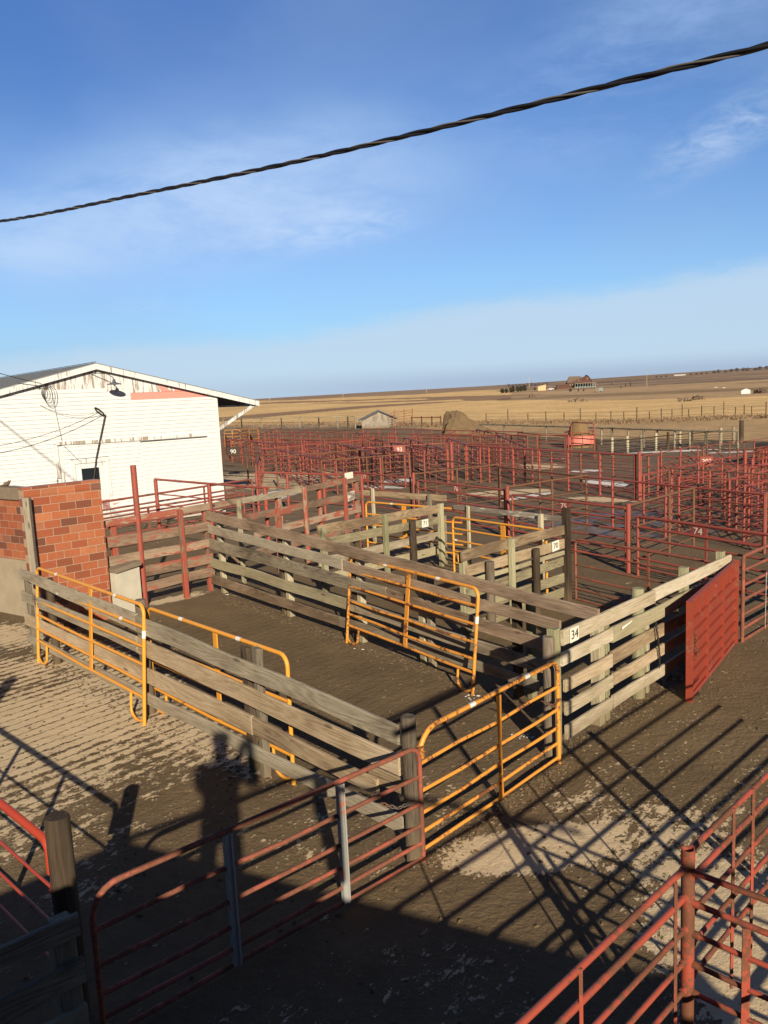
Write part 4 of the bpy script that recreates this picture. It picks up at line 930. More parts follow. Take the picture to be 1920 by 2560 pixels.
# ------------------------------------------------------------------ far rows of pipe pens
def atz(px, py, z):
    d = FW * F_PX + RT * (px - 960) + UPV * (1280 - py); t = (z - CH) / d.z
    return (d.x * t, d.y * t)
RC = [.2, .43, .67, .92, 1.18]
def row(label, p, q, mat='red', H=1.5, sp=2.3, **k):
    return PF(label, atz(*p, H), atz(*q, H), H, RC, sp, mat, rp=.04, rt_=.032, rr=.019, group='far red pipe pen fences', n=5, **k)
rows = [
    ('farthest long pipe fence row, left of the small grey shed', (592, 1071), (905, 1077), 'red2'),
    ('long pipe fence row directly right of the barn eave brace', (545, 1087), (800, 1089), 'red2'),
    ('third long pipe fence row right of the barn, heavy top rail', (548, 1101), (768, 1100), 'red'),
    ('slanting pipe fence row rising right from the barn corner', (655, 1123), (937, 1097), 'red'),
    ('rusty pipe fence row rising toward the thick white-topped post', (803, 1152), (1023, 1134), 'red3'),
    ('farthest pipe fence row in front of the small grey shed and the manure pile', (908, 1072), (1240, 1078), 'red'),
    ('second pipe fence row in front of the manure pile', (880, 1083), (1180, 1087), 'red2'),
    ('third pipe fence row in front of the manure pile, heavy top rail', (880, 1093), (1117, 1095), 'red'),
    ('pipe fence row right of the manure pile ending before the hay feeder', (1180, 1077), (1309, 1080), 'red'),
    ('pipe fence row leading up to the hay feeder', (1200, 1087), (1421, 1088), 'red'),
    ('thin dark pipe fence row beside the barn corner, below the number 90', (548, 1136), (690, 1139), 'red3'),
    ('rust-coloured pipe fence row under the slanting row', (690, 1141), (905, 1124), 'red3'),
    ('pipe fence row crossing just above the number 93', (768, 1106), (1010, 1107), 'red'),
    ('thin pipe fence row joining the farthest rows left of the shed', (700, 1080), (905, 1083), 'red'),
    ('pipe fence row left of the tall alley fence, behind it', (1117, 1108), (1310, 1111), 'red2'),
    ('far pipe fence row across the foot of the manure pile', (1040, 1089), (1240, 1092), 'red2'),
]
W_ = []
for lab, p, q, mt in rows:
    row(lab, p, q, mt); W_.append((atz(*p, 1.5), atz(*q, 1.5)))
def lerp(s, t): return (s[0][0] + (s[1][0] - s[0][0]) * t, s[0][1] + (s[1][1] - s[0][1]) * t)
ordn = ('first', 'second', 'third', 'fourth', 'fifth', 'sixth', 'seventh')
blk = [(0, 1, (.12, .38, .64, .9), 'behind row two past the barn'),
       (1, 2, (.08, .35, .62, .88), 'between rows two and three past the barn'),
       (2, 3, (.15, .4, .7, 1.0), 'before the slanting row'),
       (3, 4, (.1, .36, .62, .88), 'in front of the slanting row'),
       (5, 6, (.05, .28, .5, .74, .95), 'in farthest gap before the manure pile'),
       (6, 7, (.05, .3, .55, .8), 'in nearer gap before the manure pile'),
       (8, 9, (.1, .5, .9), 'left of the hay feeder')]
for a, b, ts, where in blk:
    for i, t in enumerate(ts):
        p, q = lerp(W_[a], t), lerp(W_[b], min(1, t + .06))
        PF('red cross fence %s, %s from the left' % (where, ordn[i]), p, q, 1.5 + random.uniform(-.1, .1), RC, 2.4, random.choice(('red', 'red2', 'red3')), rp=.04, rt_=.03, rr=.017, group='far red cross fences', n=5)
mid = [((768, 1101), (1023, 1134)), ((905, 1097), (1117, 1125)), ((1010, 1094), (1117, 1125)), ((870, 1112), (950, 1145)), ((700, 1125), (810, 1150)), ((937, 1097), (1060, 1128)), ((655, 1123), (640, 1162)), ((1117, 1094), (1200, 1124)), ((1240, 1086), (1330, 1125)), ((905, 1120), (1117, 1108)), ((1060, 1140), (1120, 1124))]
wh = ('ending at the thick white-topped post', 'behind the number 93', 'just left of the white-topped post', 'under the slanting row', 'left of the rusty row', 'through the middle', 'with open rails at the barn corner', 'right of the white-topped post', 'below the manure pile', 'crossing flat behind the rusty row', 'shortest, at the start of the tall alley fence')
for (p, q), lab in zip(mid, wh):
    PF('slanting red pen fence ' + lab, atz(*p, 1.5), atz(*q, 1.5), 1.5, RC, 2.3, random.choice(('red', 'red2')), rp=.042, rt_=.031, rr=.017, group='slanting far pen fences', n=5)
for px, py, txt, mt, lab in ((999, 1124, '93', M_WHITEP, 'number 93'), (1767, 1153, '202', M_WHITEP, 'number 202'), (583, 1129, '90', M_WHITEP, 'number 90')):
    x, y = atz(px, py, 1.35)
    x *= .965; y *= .965
    s = math.hypot(x, y) / 38
    pl = MB().box(-.26 * s, .26 * s, -.01, .01, -.20 * s, .20 * s).build('number_board', M_DARK if txt == '90' else MET['red']); pl.location = (x, y, 1.35 * .965 + CH * .035); pl.rotation_euler = (0, R(-2), math.atan2(-x, y) * 1.0)
    tag(pl, {'93': 'small red board with white number 93 in the far pens', '202': 'small red board with white number 202 at the right', '90': 'small dark board with white number 90 beside the barn corner'}[txt], 'sign', 'number boards on the far pens')
    me = text_mesh(txt, .26 * s); me.materials.append(mt); o = DATA.objects.new('number', me); COL.objects.link(o); o.parent = pl; o.location = (0, -.016, 0); o.rotation_euler = (R(90), 0, 0)
# right-hand pens
rp_ = [((7.54, 23.7), (14.0, 30.2), 1.5, 'starting at the back fence of pen 74'), ((8.1, 22.4), (16.0, 29.6), 1.42, 'second one out to the right'), ((9.1, 20.6), (17.5, 28.0), 1.45, 'third one out, crossing the picture edge'), ((9.0, 19.3), (10.4, 24.9), 1.42, 'turning back from the corner of pen 74'),
       ((8.7, 24.9), (10.8, 21.3), 1.55, 'with a tall near post'), ((10.4, 26.6), (13.2, 22.2), 1.5, 'under the number 202'), ((12.3, 28.4), (15.5, 24.0), 1.6, 'in the middle of the right cluster'), ((14.2, 30.4), (18.5, 26.0), 1.5, 'at the far right edge'),
       ((9.2, 29.2), (12.6, 32.8), 1.55, 'running back from the thick end post'), ((11.3, 33.3), (16.5, 27.3), 1.5, 'behind the number 202'), ((12.9, 33.0), (20.5, 38.5), 1.5, 'leading away toward the dark bank'), ((15.4, 35.0), (19.5, 30.5), 1.45, 'last one before the open field')]
for a, b, h, lab in rp_:
    PF('red pipe pen fence at the right, ' + lab, a, b, h, [.2, .42, .65, .9, 1.15], 1.9, random.choice(('red', 'red2', 'red3')), rp=.032, rt_=.018, rr=.012, group='right-hand red pen fences', n=6, stick=random.choice((0, 0, .15)))
post('pipe_post', 'thick tall red post among the pens at the right edge', 12.2, 27.6, 'pipe', .055, 1.75, None, MET['red'])
g1 = root('scrap_gate_heap', 'heap of dark red gates piled on the bank right of the alley fence', 'heap', (10.6, 31.6, 0), R(38))
for i in range(9):
    x = i * .55; MB().tube([(x, -.9, .1 + .05 * i), (x + .5, .9, .6 + .1 * i)], .03, 6).build('pipe', MET['red2'], g1)
for i in range(5):
    MB().tube([(-.2, -.7 + .35 * i, .1 + .1 * i), (4.8, -.7 + .35 * i, .5 + .12 * i)], .03, 6).build('pipe', MET['red2'], g1)
tr = root('stock_rack', 'dark red loading rack with a low black bed at the far right edge', 'rack', (19.3, 39.2, 0), R(40))
MB().box(-1.6, 1.6, -.8, .8, .55, 1.05).build('bed', M_DARK, tr); MB().box(-1.9, -1.6, -.5, .5, .3, .9).build('hitch', MET['red'], tr)
for s in (-1, 1): MB().tube([(-.2, s * .8, .33), (-.2, s * .95, .33)], .33, 14).build('wheel', M_IRON, tr)
for z in (1.2, 1.4, 1.6): MB().tube([(-1.6, -.8, z), (1.6, -.8, z)], .025, 6).build('rail', MET['red'], tr)
for x in (-1.6, 0, 1.6): MB().box(x - .03, x + .03, -.83, -.77, .9, 1.65).build('stake', MET['red'], tr)
# yellow panels far left
for i, (p, q) in enumerate((((560, 1076), (600, 1074)), ((600, 1073), (645, 1072)), ((645, 1072), (692, 1072)))):
    a, b = atz(*p, 1.5), atz(*q, 1.5)
    gate('cattle_gate', 'faded yellow tube panel in the farthest pens, %s right of the barn eave' % ordn[i], 'gate', a, b, 1.5, [.3, .6, .9, 1.2], MET['yellow'], [math.hypot(b[0] - a[0], b[1] - a[1]) / 2], 0, rc=(.2, .2), r=.035, group='far yellow panels', bw=.07)

# ------------------------------------------------------------------ hay feeder, manure pile, grey shed
def blob_mesh(rx, ry, h, fn, n=56, m=26, seed=0):
    mb = MB(); vs = []; fs = []
    for i in range(m + 1):
        t = i / m
        for k in range(n):
            a = 2 * math.pi * k / n; x, y = math.cos(a) * t, math.sin(a) * t
            z = fn(x, y) * h
            nz = noise.fractal(Vector((x * rx * .6 + seed, y * ry * .6, 2)), 0.8, 2.1, 6) * .27 * h * (1 - t * .6)
            vs.append((x * rx, y * ry, max(-.05, z + nz) if i < m else -.1))
    for i in range(m):
        for k in range(n):
            a = i * n + k; b = i * n + (k + 1) % n; fs.append((a, a + n, b + n, b))
    return mb.add(vs, fs, False)
M_MANURE = plain('dry_manure', (0.155, 0.11, 0.065), 0.95, 0.45, 2.2, 0.9, bdist=.15)
M_HAY = plain('old_hay', (0.20, 0.135, 0.07), 0.95, 0.45, 9, 0.9, bdist=.06)
pb = at(1166, 1088); D_ = math.hypot(pb.x, pb.y); k_ = D_ / 2063
def pf(x, y):
    w_ = max(0, 1 - abs(y) ** 1.6 * 1.05)
    xs = x + .10 * math.sin(y * 7)
    p = interp(xs, (-1, -.70, -.60, -.54, -.35, -.05, .3, .7, 1), (0, .10, .25, .97, 1.0, .78, .50, .18, 0))
    return p * w_
o = blob_mesh(84 * k_, 62 * k_, 60 * k_, pf, 72, 40).build('manure_pile', M_MANURE); o.location = (pb.x, pb.y, 0)
tag(o, 'big brown manure pile with a steep dark left side behind the pens', 'pile')
bx, by = atz(1449, 1118, 0)
kf = math.hypot(bx, by) / 2063
hf = root('hay_feeder', 'round red and pink hay ring feeder in the muddy yard', 'feeder', (bx, by, 0), R(-20))
mb = MB()
for a, b, z0, z1 in ((0, 360, .42 * 1.3, .95 * 1.3),):
    n = 28; r_ = 36 * kf
    vs = [(r_ * math.cos(2 * math.pi * k / n), r_ * math.sin(2 * math.pi * k / n), z) for z in (.22, .78) for k in range(n)] + [((r_ - .02) * math.cos(2 * math.pi * k / n), (r_ - .02) * math.sin(2 * math.pi * k / n), z) for z in (.22, .78) for k in range(n)]
    mb.add(vs, [(k, (k + 1) % n, (k + 1) % n + n, k + n) for k in range(n)] + [(2 * n + k + n, 2 * n + (k + 1) % n + n, 2 * n + (k + 1) % n, 2 * n + k) for k in range(n)], True)
mb.build('skirt', plain('pink_feeder_sheet', (0.62, 0.20, 0.17), 0.6), hf)
for z in (.8, 1.05): MB().tube([(r_ * math.cos(2 * math.pi * k / 24), r_ * math.sin(2 * math.pi * k / 24), z) for k in range(25)], .025, 6, False).build('ring_rail', MET['red'], hf)
for k in range(10): MB().tube([(r_ * math.cos(2 * math.pi * k / 10), r_ * math.sin(2 * math.pi * k / 10), 0), (r_ * math.cos(2 * math.pi * k / 10), r_ * math.sin(2 * math.pi * k / 10), 1.05)], .025, 6).build('upright', MET['red'], hf)
def hb(x, y):
    r = math.hypot(x, y); return max(0, 1 - r ** 3.2) * (1 - .12 * x)
o = blob_mesh(31 * kf, 30 * kf, 1.80, hb, 40, 16, 5).build('hay_bale', M_HAY); o.location = (bx, by, .05)
tag(o, 'brown slumped round hay bale inside the red feeder', 'hay bale')
fgA, fgB = atz(1428, 1056, 2.0), atz(1486, 1058, 2.0)
gate('pipe_gate', 'tall red bow gate standing in front of the hay feeder', 'gate', fgA, fgB, 2.0, [.3, .8, 1.1], MET['red'], [], 0, rc=(.25, .25), r=.035, group=None)
p0 = at(905, 1072); ks = p0.length / 2063; wS = 86 * ks
gs = root('grey_shed', 'small weathered grey gabled shed behind the pens', 'shed', (p0.x, p0.y, 0), math.atan2(-p0.x, p0.y))
M_GS = wood_mat('grey_shed_boards', (0.16, 0.145, 0.125), (0.30, 0.275, 0.24), (0.42, 0.39, 0.34), True)
hE, hA, dS = 22 * ks, 41 * ks, 5.5
MB().plate([(0, 0), (wS, 0), (wS, hE), (wS * .52, hA), (0, hE)], 0, dS).build('shed_wall', M_GS, gs)
slab(-.35, hE - .18, wS * .52, hA + .02, -.3, dS + .2, .09).build('shed_roof', M_ROOF, gs)
slab(wS * .52, hA + .02, wS + .3, hE - .14, -.3, dS + .2, .09).build('shed_roof', M_ROOF, gs)
rk = root('gate_stack', 'rusty leaning stack of gates right of the small grey shed', 'heap', tuple(at(1010, 1068)), R(5))
for i in range(6): MB().tube([(-1.6, 0, .25 + .3 * i), (1.2, .3, .45 + .32 * i)], .03, 6).build('pipe', MET['rust'], rk)
for x in (-1.2, 0, 1.0): MB().tube([(x, -.05, 0), (x + .1, -.05, 2.2)], .035, 6).build('upright', MET['rust'], rk)

# ------------------------------------------------------------------ wooden corral and field fences
cf = root('timber_corral', 'grey timber corral fence with pale round posts right of the hay feeder', 'fence', (12.29, 47.19, 0))
def pts_run(parent, P, H, r, kind, rails=(), hs=None, mt=None, railr=.05, name='post'):
    ox, oy = parent.location.x, parent.location.y; Q3 = []
    for i, p in enumerate(P):
        x, y = p[0] - ox, p[1] - oy; h = H if hs is None else hs[i % len(hs)]
        zg = land(p[0], p[1]) - parent.location.z
        MB().tube([(x, y, zg - .1), (x + random.uniform(-.03, .03), y, zg + h)], r, 8).build(name, mt or WOODV[kind[i % len(kind)] if isinstance(kind, (list, tuple)) else kind], parent)
        Q3.append((x, y, zg))
    for z, rr_, m_ in rails:
        MB().tube([(x, y - r, zg + z) for x, y, zg in Q3], rr_, 6).build('rail', m_, parent)
pts_run(cf, [(12.3, 47.2), (13.4, 47.9), (14.5, 48.5), (15.5, 49.1), (16.6, 49.8), (17.5, 50.3), (18.4, 50.8), (19.3, 51.2), (20.3, 51.6), (21.4, 51.9), (22.3, 52.2)], 1.05, .085, ['dark', 'pale', 'pale', 'grey', 'pale', 'dark', 'pale'], [(.12, .012, M_IRON), (.25, .012, M_IRON), (.38, .012, M_IRON), (.52, .012, M_IRON), (.66, .012, M_IRON), (.85, .035, WOODV['dark'])])
post('fence_post', 'tall dark corner post where the timber corral meets the open pasture', 22.9, 52.4, 'round', .14, 1.45, 'dark')
P = [atz(x, y, 1.15) for x, y in ((1200, 1061), (1260, 1062), (1310, 1064), (1365, 1065.5), (1425, 1067), (1475, 1069), (1503, 1069.5), (1530, 1070), (1571, 1072), (1610, 1073), (1642, 1074), (1686, 1075.5), (1725, 1076.5), (1768, 1077), (1800, 1078), (1845, 1077))]
rf = root('rail_fence', 'long fence with one heavy dark top rail behind the hay feeder and corral', 'fence', (P[0][0], P[0][1], 0))
pts_run(rf, P, 1.18, .075, 'grey', [(1.15, .065, WOOD['grey']), (.6, .015, M_IRON), (.3, .015, M_IRON)])
P = [tuple(at(x, y)) for x, y in ((1215, 1056), (1270, 1055), (1320, 1055.5), (1365, 1055), (1410, 1056), (1451, 1056.5), (1490, 1056), (1527, 1057), (1560, 1055), (1592, 1054.5), (1624, 1053), (1653, 1051), (1680, 1049.5), (1705, 1047), (1722, 1045.5), (1754, 1043), (1785, 1041), (1809, 1038), (1838, 1041), (1860, 1041.5), (1879, 1042), (1915, 1042))]
wf = root('wire_fence', 'thin wire fence on dark posts along the near edge of the stubble field', 'fence', (P[0][0], P[0][1], 0))
pts_run(wf, P, 1.2, .048, 'dark', [(1.1, .012, M_IRON), (.7, .012, M_IRON), (.35, .012, M_IRON)], hs=[1.1, 1.55, 1.0, 1.25])
P = [tuple(at(x, y)) for x, y in ((560, 1072), (605, 1072), (655, 1073), (705, 1074), (750, 1072), (798, 1073), (845, 1072), (870, 1071), (889, 1072))]
wf = root('wire_fence', 'grey weathered fence on short posts along the field left of the grey shed', 'fence', (P[0][0], P[0][1], 0))
pts_run(wf, P, 1.6, .09, ['grey', 'dark'], [(1.5, .05, WOOD['grey']), (.9, .02, M_IRON)])
P = [tuple(at(x, y)) for x, y in ((1030, 1068), (1055, 1068), (1080, 1068), (1102, 1068))]
wf = root('wire_fence', 'rusty rail fence between the gate stack and the manure pile', 'fence', (P[0][0], P[0][1], 0))
pts_run(wf, P, 1.3, .07, 'dark', [(1.15, .07, MET['rust'])])

# ------------------------------------------------------------------ farmstead on the hill and distant things
def pxsize(p): return math.hypot(p.x, p.y) / 2063
def facing(p): return math.atan2(-p.x, p.y)
M_HSE = plain('dark_red_house_siding', (0.095, 0.042, 0.034), 0.8); M_HRF = plain('brown_house_shingles', (0.15, 0.115, 0.09), 0.9)
M_PORCH = plain('blue_grey_porch', (0.18, 0.25, 0.27), 0.6); M_TANW = plain('tan_plywood', (0.62, 0.44, 0.27), 0.7)
hp = at(1392, 973); u = pxsize(hp)
hs_ = root('farmhouse', 'dark red farmhouse with steep brown roofs and a long porch on the hill', 'building', (hp.x, hp.y, hp.z), facing(hp) + R(3))
hs_.location.z -= .3
MB().plate([(0, 0), (25, 0), (25, 11), (0, 11)], 0, 30).build('wing_wall', M_HSE, hs_)
MB().plate([(24, 0), (82, 0), (82, 20), (74, 31), (26, 14), (24, 12)], 2, 34).build('house_wall', M_HSE, hs_)
MB().add([(-1, -1, 10), (26, -1, 10), (26, 14, 15), (-1, 14, 15), (-1, 31, 10), (26, 31, 10)], [(0, 1, 2, 3), (3, 2, 5, 4), (0, 3, 4), (1, 5, 2)]).build('wing_roof', M_HRF, hs_)
MB().add([(24, 0, 15), (60, 0, 15), (58, 16, 30), (30, 16, 30), (24, 34, 15), (60, 34, 15)], [(0, 1, 2, 3), (3, 2, 5, 4), (0, 3, 4), (1, 5, 2)]).build('main_roof', M_HRF, hs_)
MB().add([(57, -1, 14), (71, -1, 32), (71, 35, 32), (57, 35, 14), (85, -1, 13), (85, 35, 13)], [(0, 1, 2, 3), (1, 4, 5, 2)]).build('gable_roof', M_HRF, hs_)
MB().plate([(59, 0), (83, 0), (83, 14), (71, 30.5), (59, 15)], 0, 30).build('gable_wall', M_HSE, hs_)
for x, z in ((30, 8), (36, 8), (64, 9), (74, 9), (71, 21), (50, 18)): MB().box(x, x + 3, -.6, .2, z, z + 4).build('window', M_CAP, hs_)
MB().box(42, 92, -14, 1, 11.8, 13.6).build('porch_roof', M_CAP, hs_)
for i in range(9): MB().box(42 + i * 6, 43.2 + i * 6, -14, -12.8, 0, 11.5).build('porch_post', M_PORCH, hs_)
MB().box(42, 92, -4, -3, 0, 5).build('porch_wall', M_PORCH, hs_)
hs_.scale = (u, u, u)
def small(name, label, cat, px, py, parts, rot=0, group=None, dz=0):
    p = at(px, py); u = pxsize(p); o = root(name, label, cat, (p.x, p.y, p.z - .1), facing(p) + R(rot), group)
    for nm, mb, mt in parts: mb.build(nm, mt, o)
    o.scale = (u, u, u); return o
small('lean_to_shed', 'tan slant-roofed lean-to shed left of the farmhouse', 'shed', 1345, 977, [('shed_wall', MB().plate([(0, 0), (19, 0), (19, 14), (0, 10)], 0, 12), M_TANW), ('shed_roof', MB().add([(-1, -1, 10), (20, -1, 14.2), (20, 13, 14.2), (-1, 13, 10), (-1, -1, 10.8), (20, -1, 15), (20, 13, 15), (-1, 13, 10.8)], [(0, 3, 2, 1), (4, 5, 6, 7), (0, 1, 5, 4), (1, 2, 6, 5), (2, 3, 7, 6), (3, 0, 4, 7)]), M_TANW)])
def car(px, py, label, w, mt, cat='car', group='parked vehicles on the hill'):
    s = w / 16
    prof = [(0, 1.2), (.2, 3.0), (3.4, 3.6), (5.4, 5.6), (10.8, 5.7), (13, 3.9), (15.6, 3.4), (16, 1.3)]
    return small('parked_car', label, cat, px, py, [('body', MB().plate([(x * s, z * s) for x, z in prof], 0, 6 * s), mt), ('side_window', MB().plate([(x * s, z * s) for x, z in ((4.4, 3.8), (5.8, 5.2), (10.3, 5.2), (12, 3.9))], -.1 * s, 0), M_GLASS),
        ('wheel', MB().tube([(3.4 * s, -.2 * s, 1.3 * s), (3.4 * s, 1 * s, 1.3 * s)], 1.3 * s, 10), M_IRON), ('wheel', MB().tube([(12.6 * s, -.2 * s, 1.3 * s), (12.6 * s, 1 * s, 1.3 * s)], 1.3 * s, 10), M_IRON)], group=group)
car(1369, 975, 'white parked car between the lean-to shed and the farmhouse', 15, M_TRIM)
small('grain_truck', 'old truck with a grey box parked right of the farmhouse porch', 'truck', 1484, 981, [('box', MB().box(12, 22, 0, 8, 3, 11), M_PORCH), ('cab', MB().plate([(3, 2), (3, 7), (5, 11), (11, 11), (11, 2)], 0, 7), M_CAP), ('hood', MB().box(0, 3, .5, 6.5, 2, 6), M_CAP),
    ('wheel', MB().tube([(3, -.3, 1.6), (3, 1, 1.6)], 1.6, 10), M_IRON), ('wheel', MB().tube([(17, -.3, 1.6), (17, 1, 1.6)], 1.6, 10), M_IRON)])
small('white_shed', 'small white gabled shed near the right edge', 'shed', 1853, 985, [('shed_wall', MB().plate([(0, 0), (19, 0), (19, 10), (10, 13), (0, 9)], 0, 14), M_TRIM), ('shed_roof', MB().add([(-1, -1, 8.8), (10, -1, 13.6), (10, 16, 13.6), (-1, 16, 8.8), (20, -1, 10), (20, 16, 10)], [(0, 1, 2, 3), (1, 4, 5, 2)]), M_ROOF)])
for i, (px, py, w) in enumerate(((1786, 969, 7), (1806, 970, 7))): car(px, py, ('left of two tiny white trucks on the right hillside', 'right of two tiny white trucks on the right hillside')[i], w, M_TRIM, 'truck')
small('distant_barn', 'long white roofed barn on the far ridge at the right', 'building', 1686, 940, [('barn_wall', MB().box(0, 24, 0, 8, 0, 2), M_PEEL), ('barn_roof', MB().box(-1, 25, -1, 9, 2, 3), M_TRIM)])
def pole(px, py, h, label, lamp=False):
    p = at(px, py); u = pxsize(p); o = root('power_pole', label, 'pole', (p.x, p.y, p.z - .2), facing(p), 'distant power poles')
    MB().tube([(0, 0, 0), (0, 0, h * u)], .55 * u, 6, True, .4 * u).build('pole', WOODV['pale'], o)
    MB().box(-2.4 * u, 2.4 * u, -.2 * u, .2 * u, (h - 2) * u, (h - 1.4) * u).build('crossarm', WOODV['pale'], o)
for px, py, h, lab in ((1323, 968, 23, 'pale pole with a yard light left of the farmhouse'), (1617, 966, 34, 'tall pale power pole right of the farmhouse on open grass'), (675, 1008, 13, 'leftmost tiny power pole on the far field'), (858, 1000, 16, 'second tiny power pole from the left, above the stubble strips'), (1067, 983, 17, 'third tiny power pole from the left, on the hill crest')):
    pole(px, py, h, lab)
M_EVER = plain('dark_evergreen_needles', (0.030, 0.036, 0.026), 0.9, 0.5, 2); M_BARE = plain('bare_winter_twigs', (0.13, 0.095, 0.075), 0.95, 0.4, 2); M_BARK = plain('dark_bark', (0.09, 0.065, 0.05), 0.9)
M_BRUSH = plain('grey_brush', (0.26, 0.20, 0.15), 0.95, 0.4, 2); M_FARTREE = plain('far_haze_tinted_bare_trees', (0.115, 0.115, 0.14), 0.95, 0.3, 2)  # far trees carry the air haze as a blue tint in their colour
def tree(px, py, w, h, label, mt, group, conical=False, nf=420, name='tree', cat='tree'):
    p = at(px, py); u = pxsize(p); o = root(name, label, cat, (p.x, p.y, p.z - .2), random.uniform(0, 6), group)
    if cat == 'tree': MB().tube([(0, 0, 0), (0, 0, h * .45 * u)], .05 * w * u, 6, True, .03 * w * u).build('trunk', M_BARK, o)
    vs = []; fs = []; W, H = w / 2 * u, h * u; z0 = .12 * H if cat == 'tree' else 0
    sd = random.uniform(0, 99)
    while len(fs) < nf:
        t = random.random(); a = random.uniform(0, 6.283)
        rad = (1 - t) ** .8 if conical else math.sqrt(max(0, 1 - (2 * t - .9) ** 2)) if t > 0 else 0
        rad *= .75 + .5 * noise.noise(Vector((math.cos(a) * 1.5 + sd, math.sin(a) * 1.5, t * 3)))
        rr_ = rad * W * random.uniform(.35, 1.05); c = Vector((math.cos(a) * rr_, math.sin(a) * rr_, z0 + t * (H - z0)))
        s = .13 * W * random.uniform(.6, 1.4)
        e1 = Vector((random.gauss(0, 1), random.gauss(0, 1), random.gauss(0, 1))).normalized(); e2 = e1.cross(Vector((random.gauss(0, 1), random.gauss(0, 1), random.gauss(0, 1)))).normalized()
        k = len(vs); vs += [c - e1 * s - e2 * s * .6, c + e1 * s - e2 * s * .6, c + e1 * s * .3 + e2 * s]; fs.append((k, k + 1, k + 2))
    MB().add(vs, fs).build('crown' if cat == 'tree' else 'twigs', mt, o)
    return o
cn = ('leftmost', 'second from the left', 'third from the left', 'fourth from the left', 'fifth from the left', 'sixth from the left', 'rightmost')
for i, (px, w, h) in enumerate(((1256, 13, 12), (1266, 13, 11), (1277, 12, 13), (1283, 13, 16), (1295, 14, 14), (1303, 13, 14), (1312, 14, 15))):
    tree(px, 983 - i * .9, w, h, 'dark evergreen in the row left of the farmhouse, ' + cn[i], M_EVER, 'evergreens left of the farmhouse', nf=500, name='evergreen_tree')
for i, (px, py, w, h) in enumerate(((1337, 976, 8, 8), (1363, 975, 8, 9), (1426, 979, 10, 8), (1446, 979, 6, 8), (1459, 978, 6, 7), (1389, 974, 6, 6))):
    tree(px, py, w, h, ('small dark bush touching the left side of the lean-to shed', 'small dark bush between lean-to shed and white car', 'wide dark evergreen bush left of the porch', 'small evergreen bush in front of the porch middle', 'small evergreen bush in front of the porch, right one', 'small evergreen bush at the left end of the farmhouse')[i], M_EVER, 'small evergreens by the farmhouse', nf=260, name='evergreen_tree')
for i, (px, py, w, h) in enumerate(((1552, 971, 5, 8), (1564, 966, 5, 7), (1576, 966, 6, 11), (1529, 963, 4, 7))):
    tree(px, py, w, h, ('lone dark cedar on the open hillside, lowest of four', 'small dark cedar beside the tallest hillside cedar', 'tallest dark cedar on the open hillside', 'tiny cedar on the hillside nearest the farmhouse')[i], M_EVER, 'cedars on the hillside', True, 220, name='cedar_tree')
for i in range(11):
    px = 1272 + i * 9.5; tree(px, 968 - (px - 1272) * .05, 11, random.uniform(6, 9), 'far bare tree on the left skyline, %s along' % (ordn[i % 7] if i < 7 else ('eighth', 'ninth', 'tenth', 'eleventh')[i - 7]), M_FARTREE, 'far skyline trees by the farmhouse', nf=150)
for i in range(20):
    px = 1640 + i * 14.5 + random.uniform(-4, 4); big_ = px > 1770
    if 1670 < px < 1722: continue
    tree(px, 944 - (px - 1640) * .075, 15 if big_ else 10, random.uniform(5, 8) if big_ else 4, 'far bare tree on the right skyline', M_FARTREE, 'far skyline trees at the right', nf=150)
for i, (px, py, w, h, lab) in enumerate(((1714, 1003, 40, 9, 'low grey brush patch in the stubble, left one'), (1745, 999, 34, 12, 'taller grey brush patch in the stubble, right one'), (1330, 993, 18, 10, 'bare grey shrub on the slope below the lean-to shed'), (1445, 1004, 50, 8, 'pale grey brush patch below the farmhouse porch'), (1900, 983, 36, 11, 'dark bare brush right of the white shed'), (1700, 998, 16, 5, 'small dark brush clump left of the taller grey brush'))):
    tree(px, py, w, h, lab, M_BRUSH if i != 4 else M_BARE, 'winter brush patches', nf=700, name='brush', cat='shrub')
# weeds along the field edge (uncountable)
mb = MB()
for _ in range(7000):
    px = random.uniform(560, 1920); zone = random.random()
    if px < 1180: py = random.uniform(1056, 1069)
    else: py = interp(px, (1180, 1560, 1740, 1920), (1057, 1056, 1048, 1042)) + random.gauss(0, 2.2)
    p = at(px, py); a = random.uniform(0, 6.28); hh = random.uniform(.08, .34); ww = .09
    dx, dy = math.cos(a) * ww, math.sin(a) * ww
    mb.add([(p.x - dx, p.y - dy, p.z - .05), (p.x + dx, p.y + dy, p.z - .05), (p.x + random.uniform(-.3, .3), p.y, p.z + hh)], [(0, 1, 2)])
tag(mb.build('dry_weeds', plain('dry_weed_stalks', (0.22, 0.155, 0.10), 0.95, 0.4, .6)), 'dry brown weeds along the edge of the stubble field', 'weeds', kind='stuff')

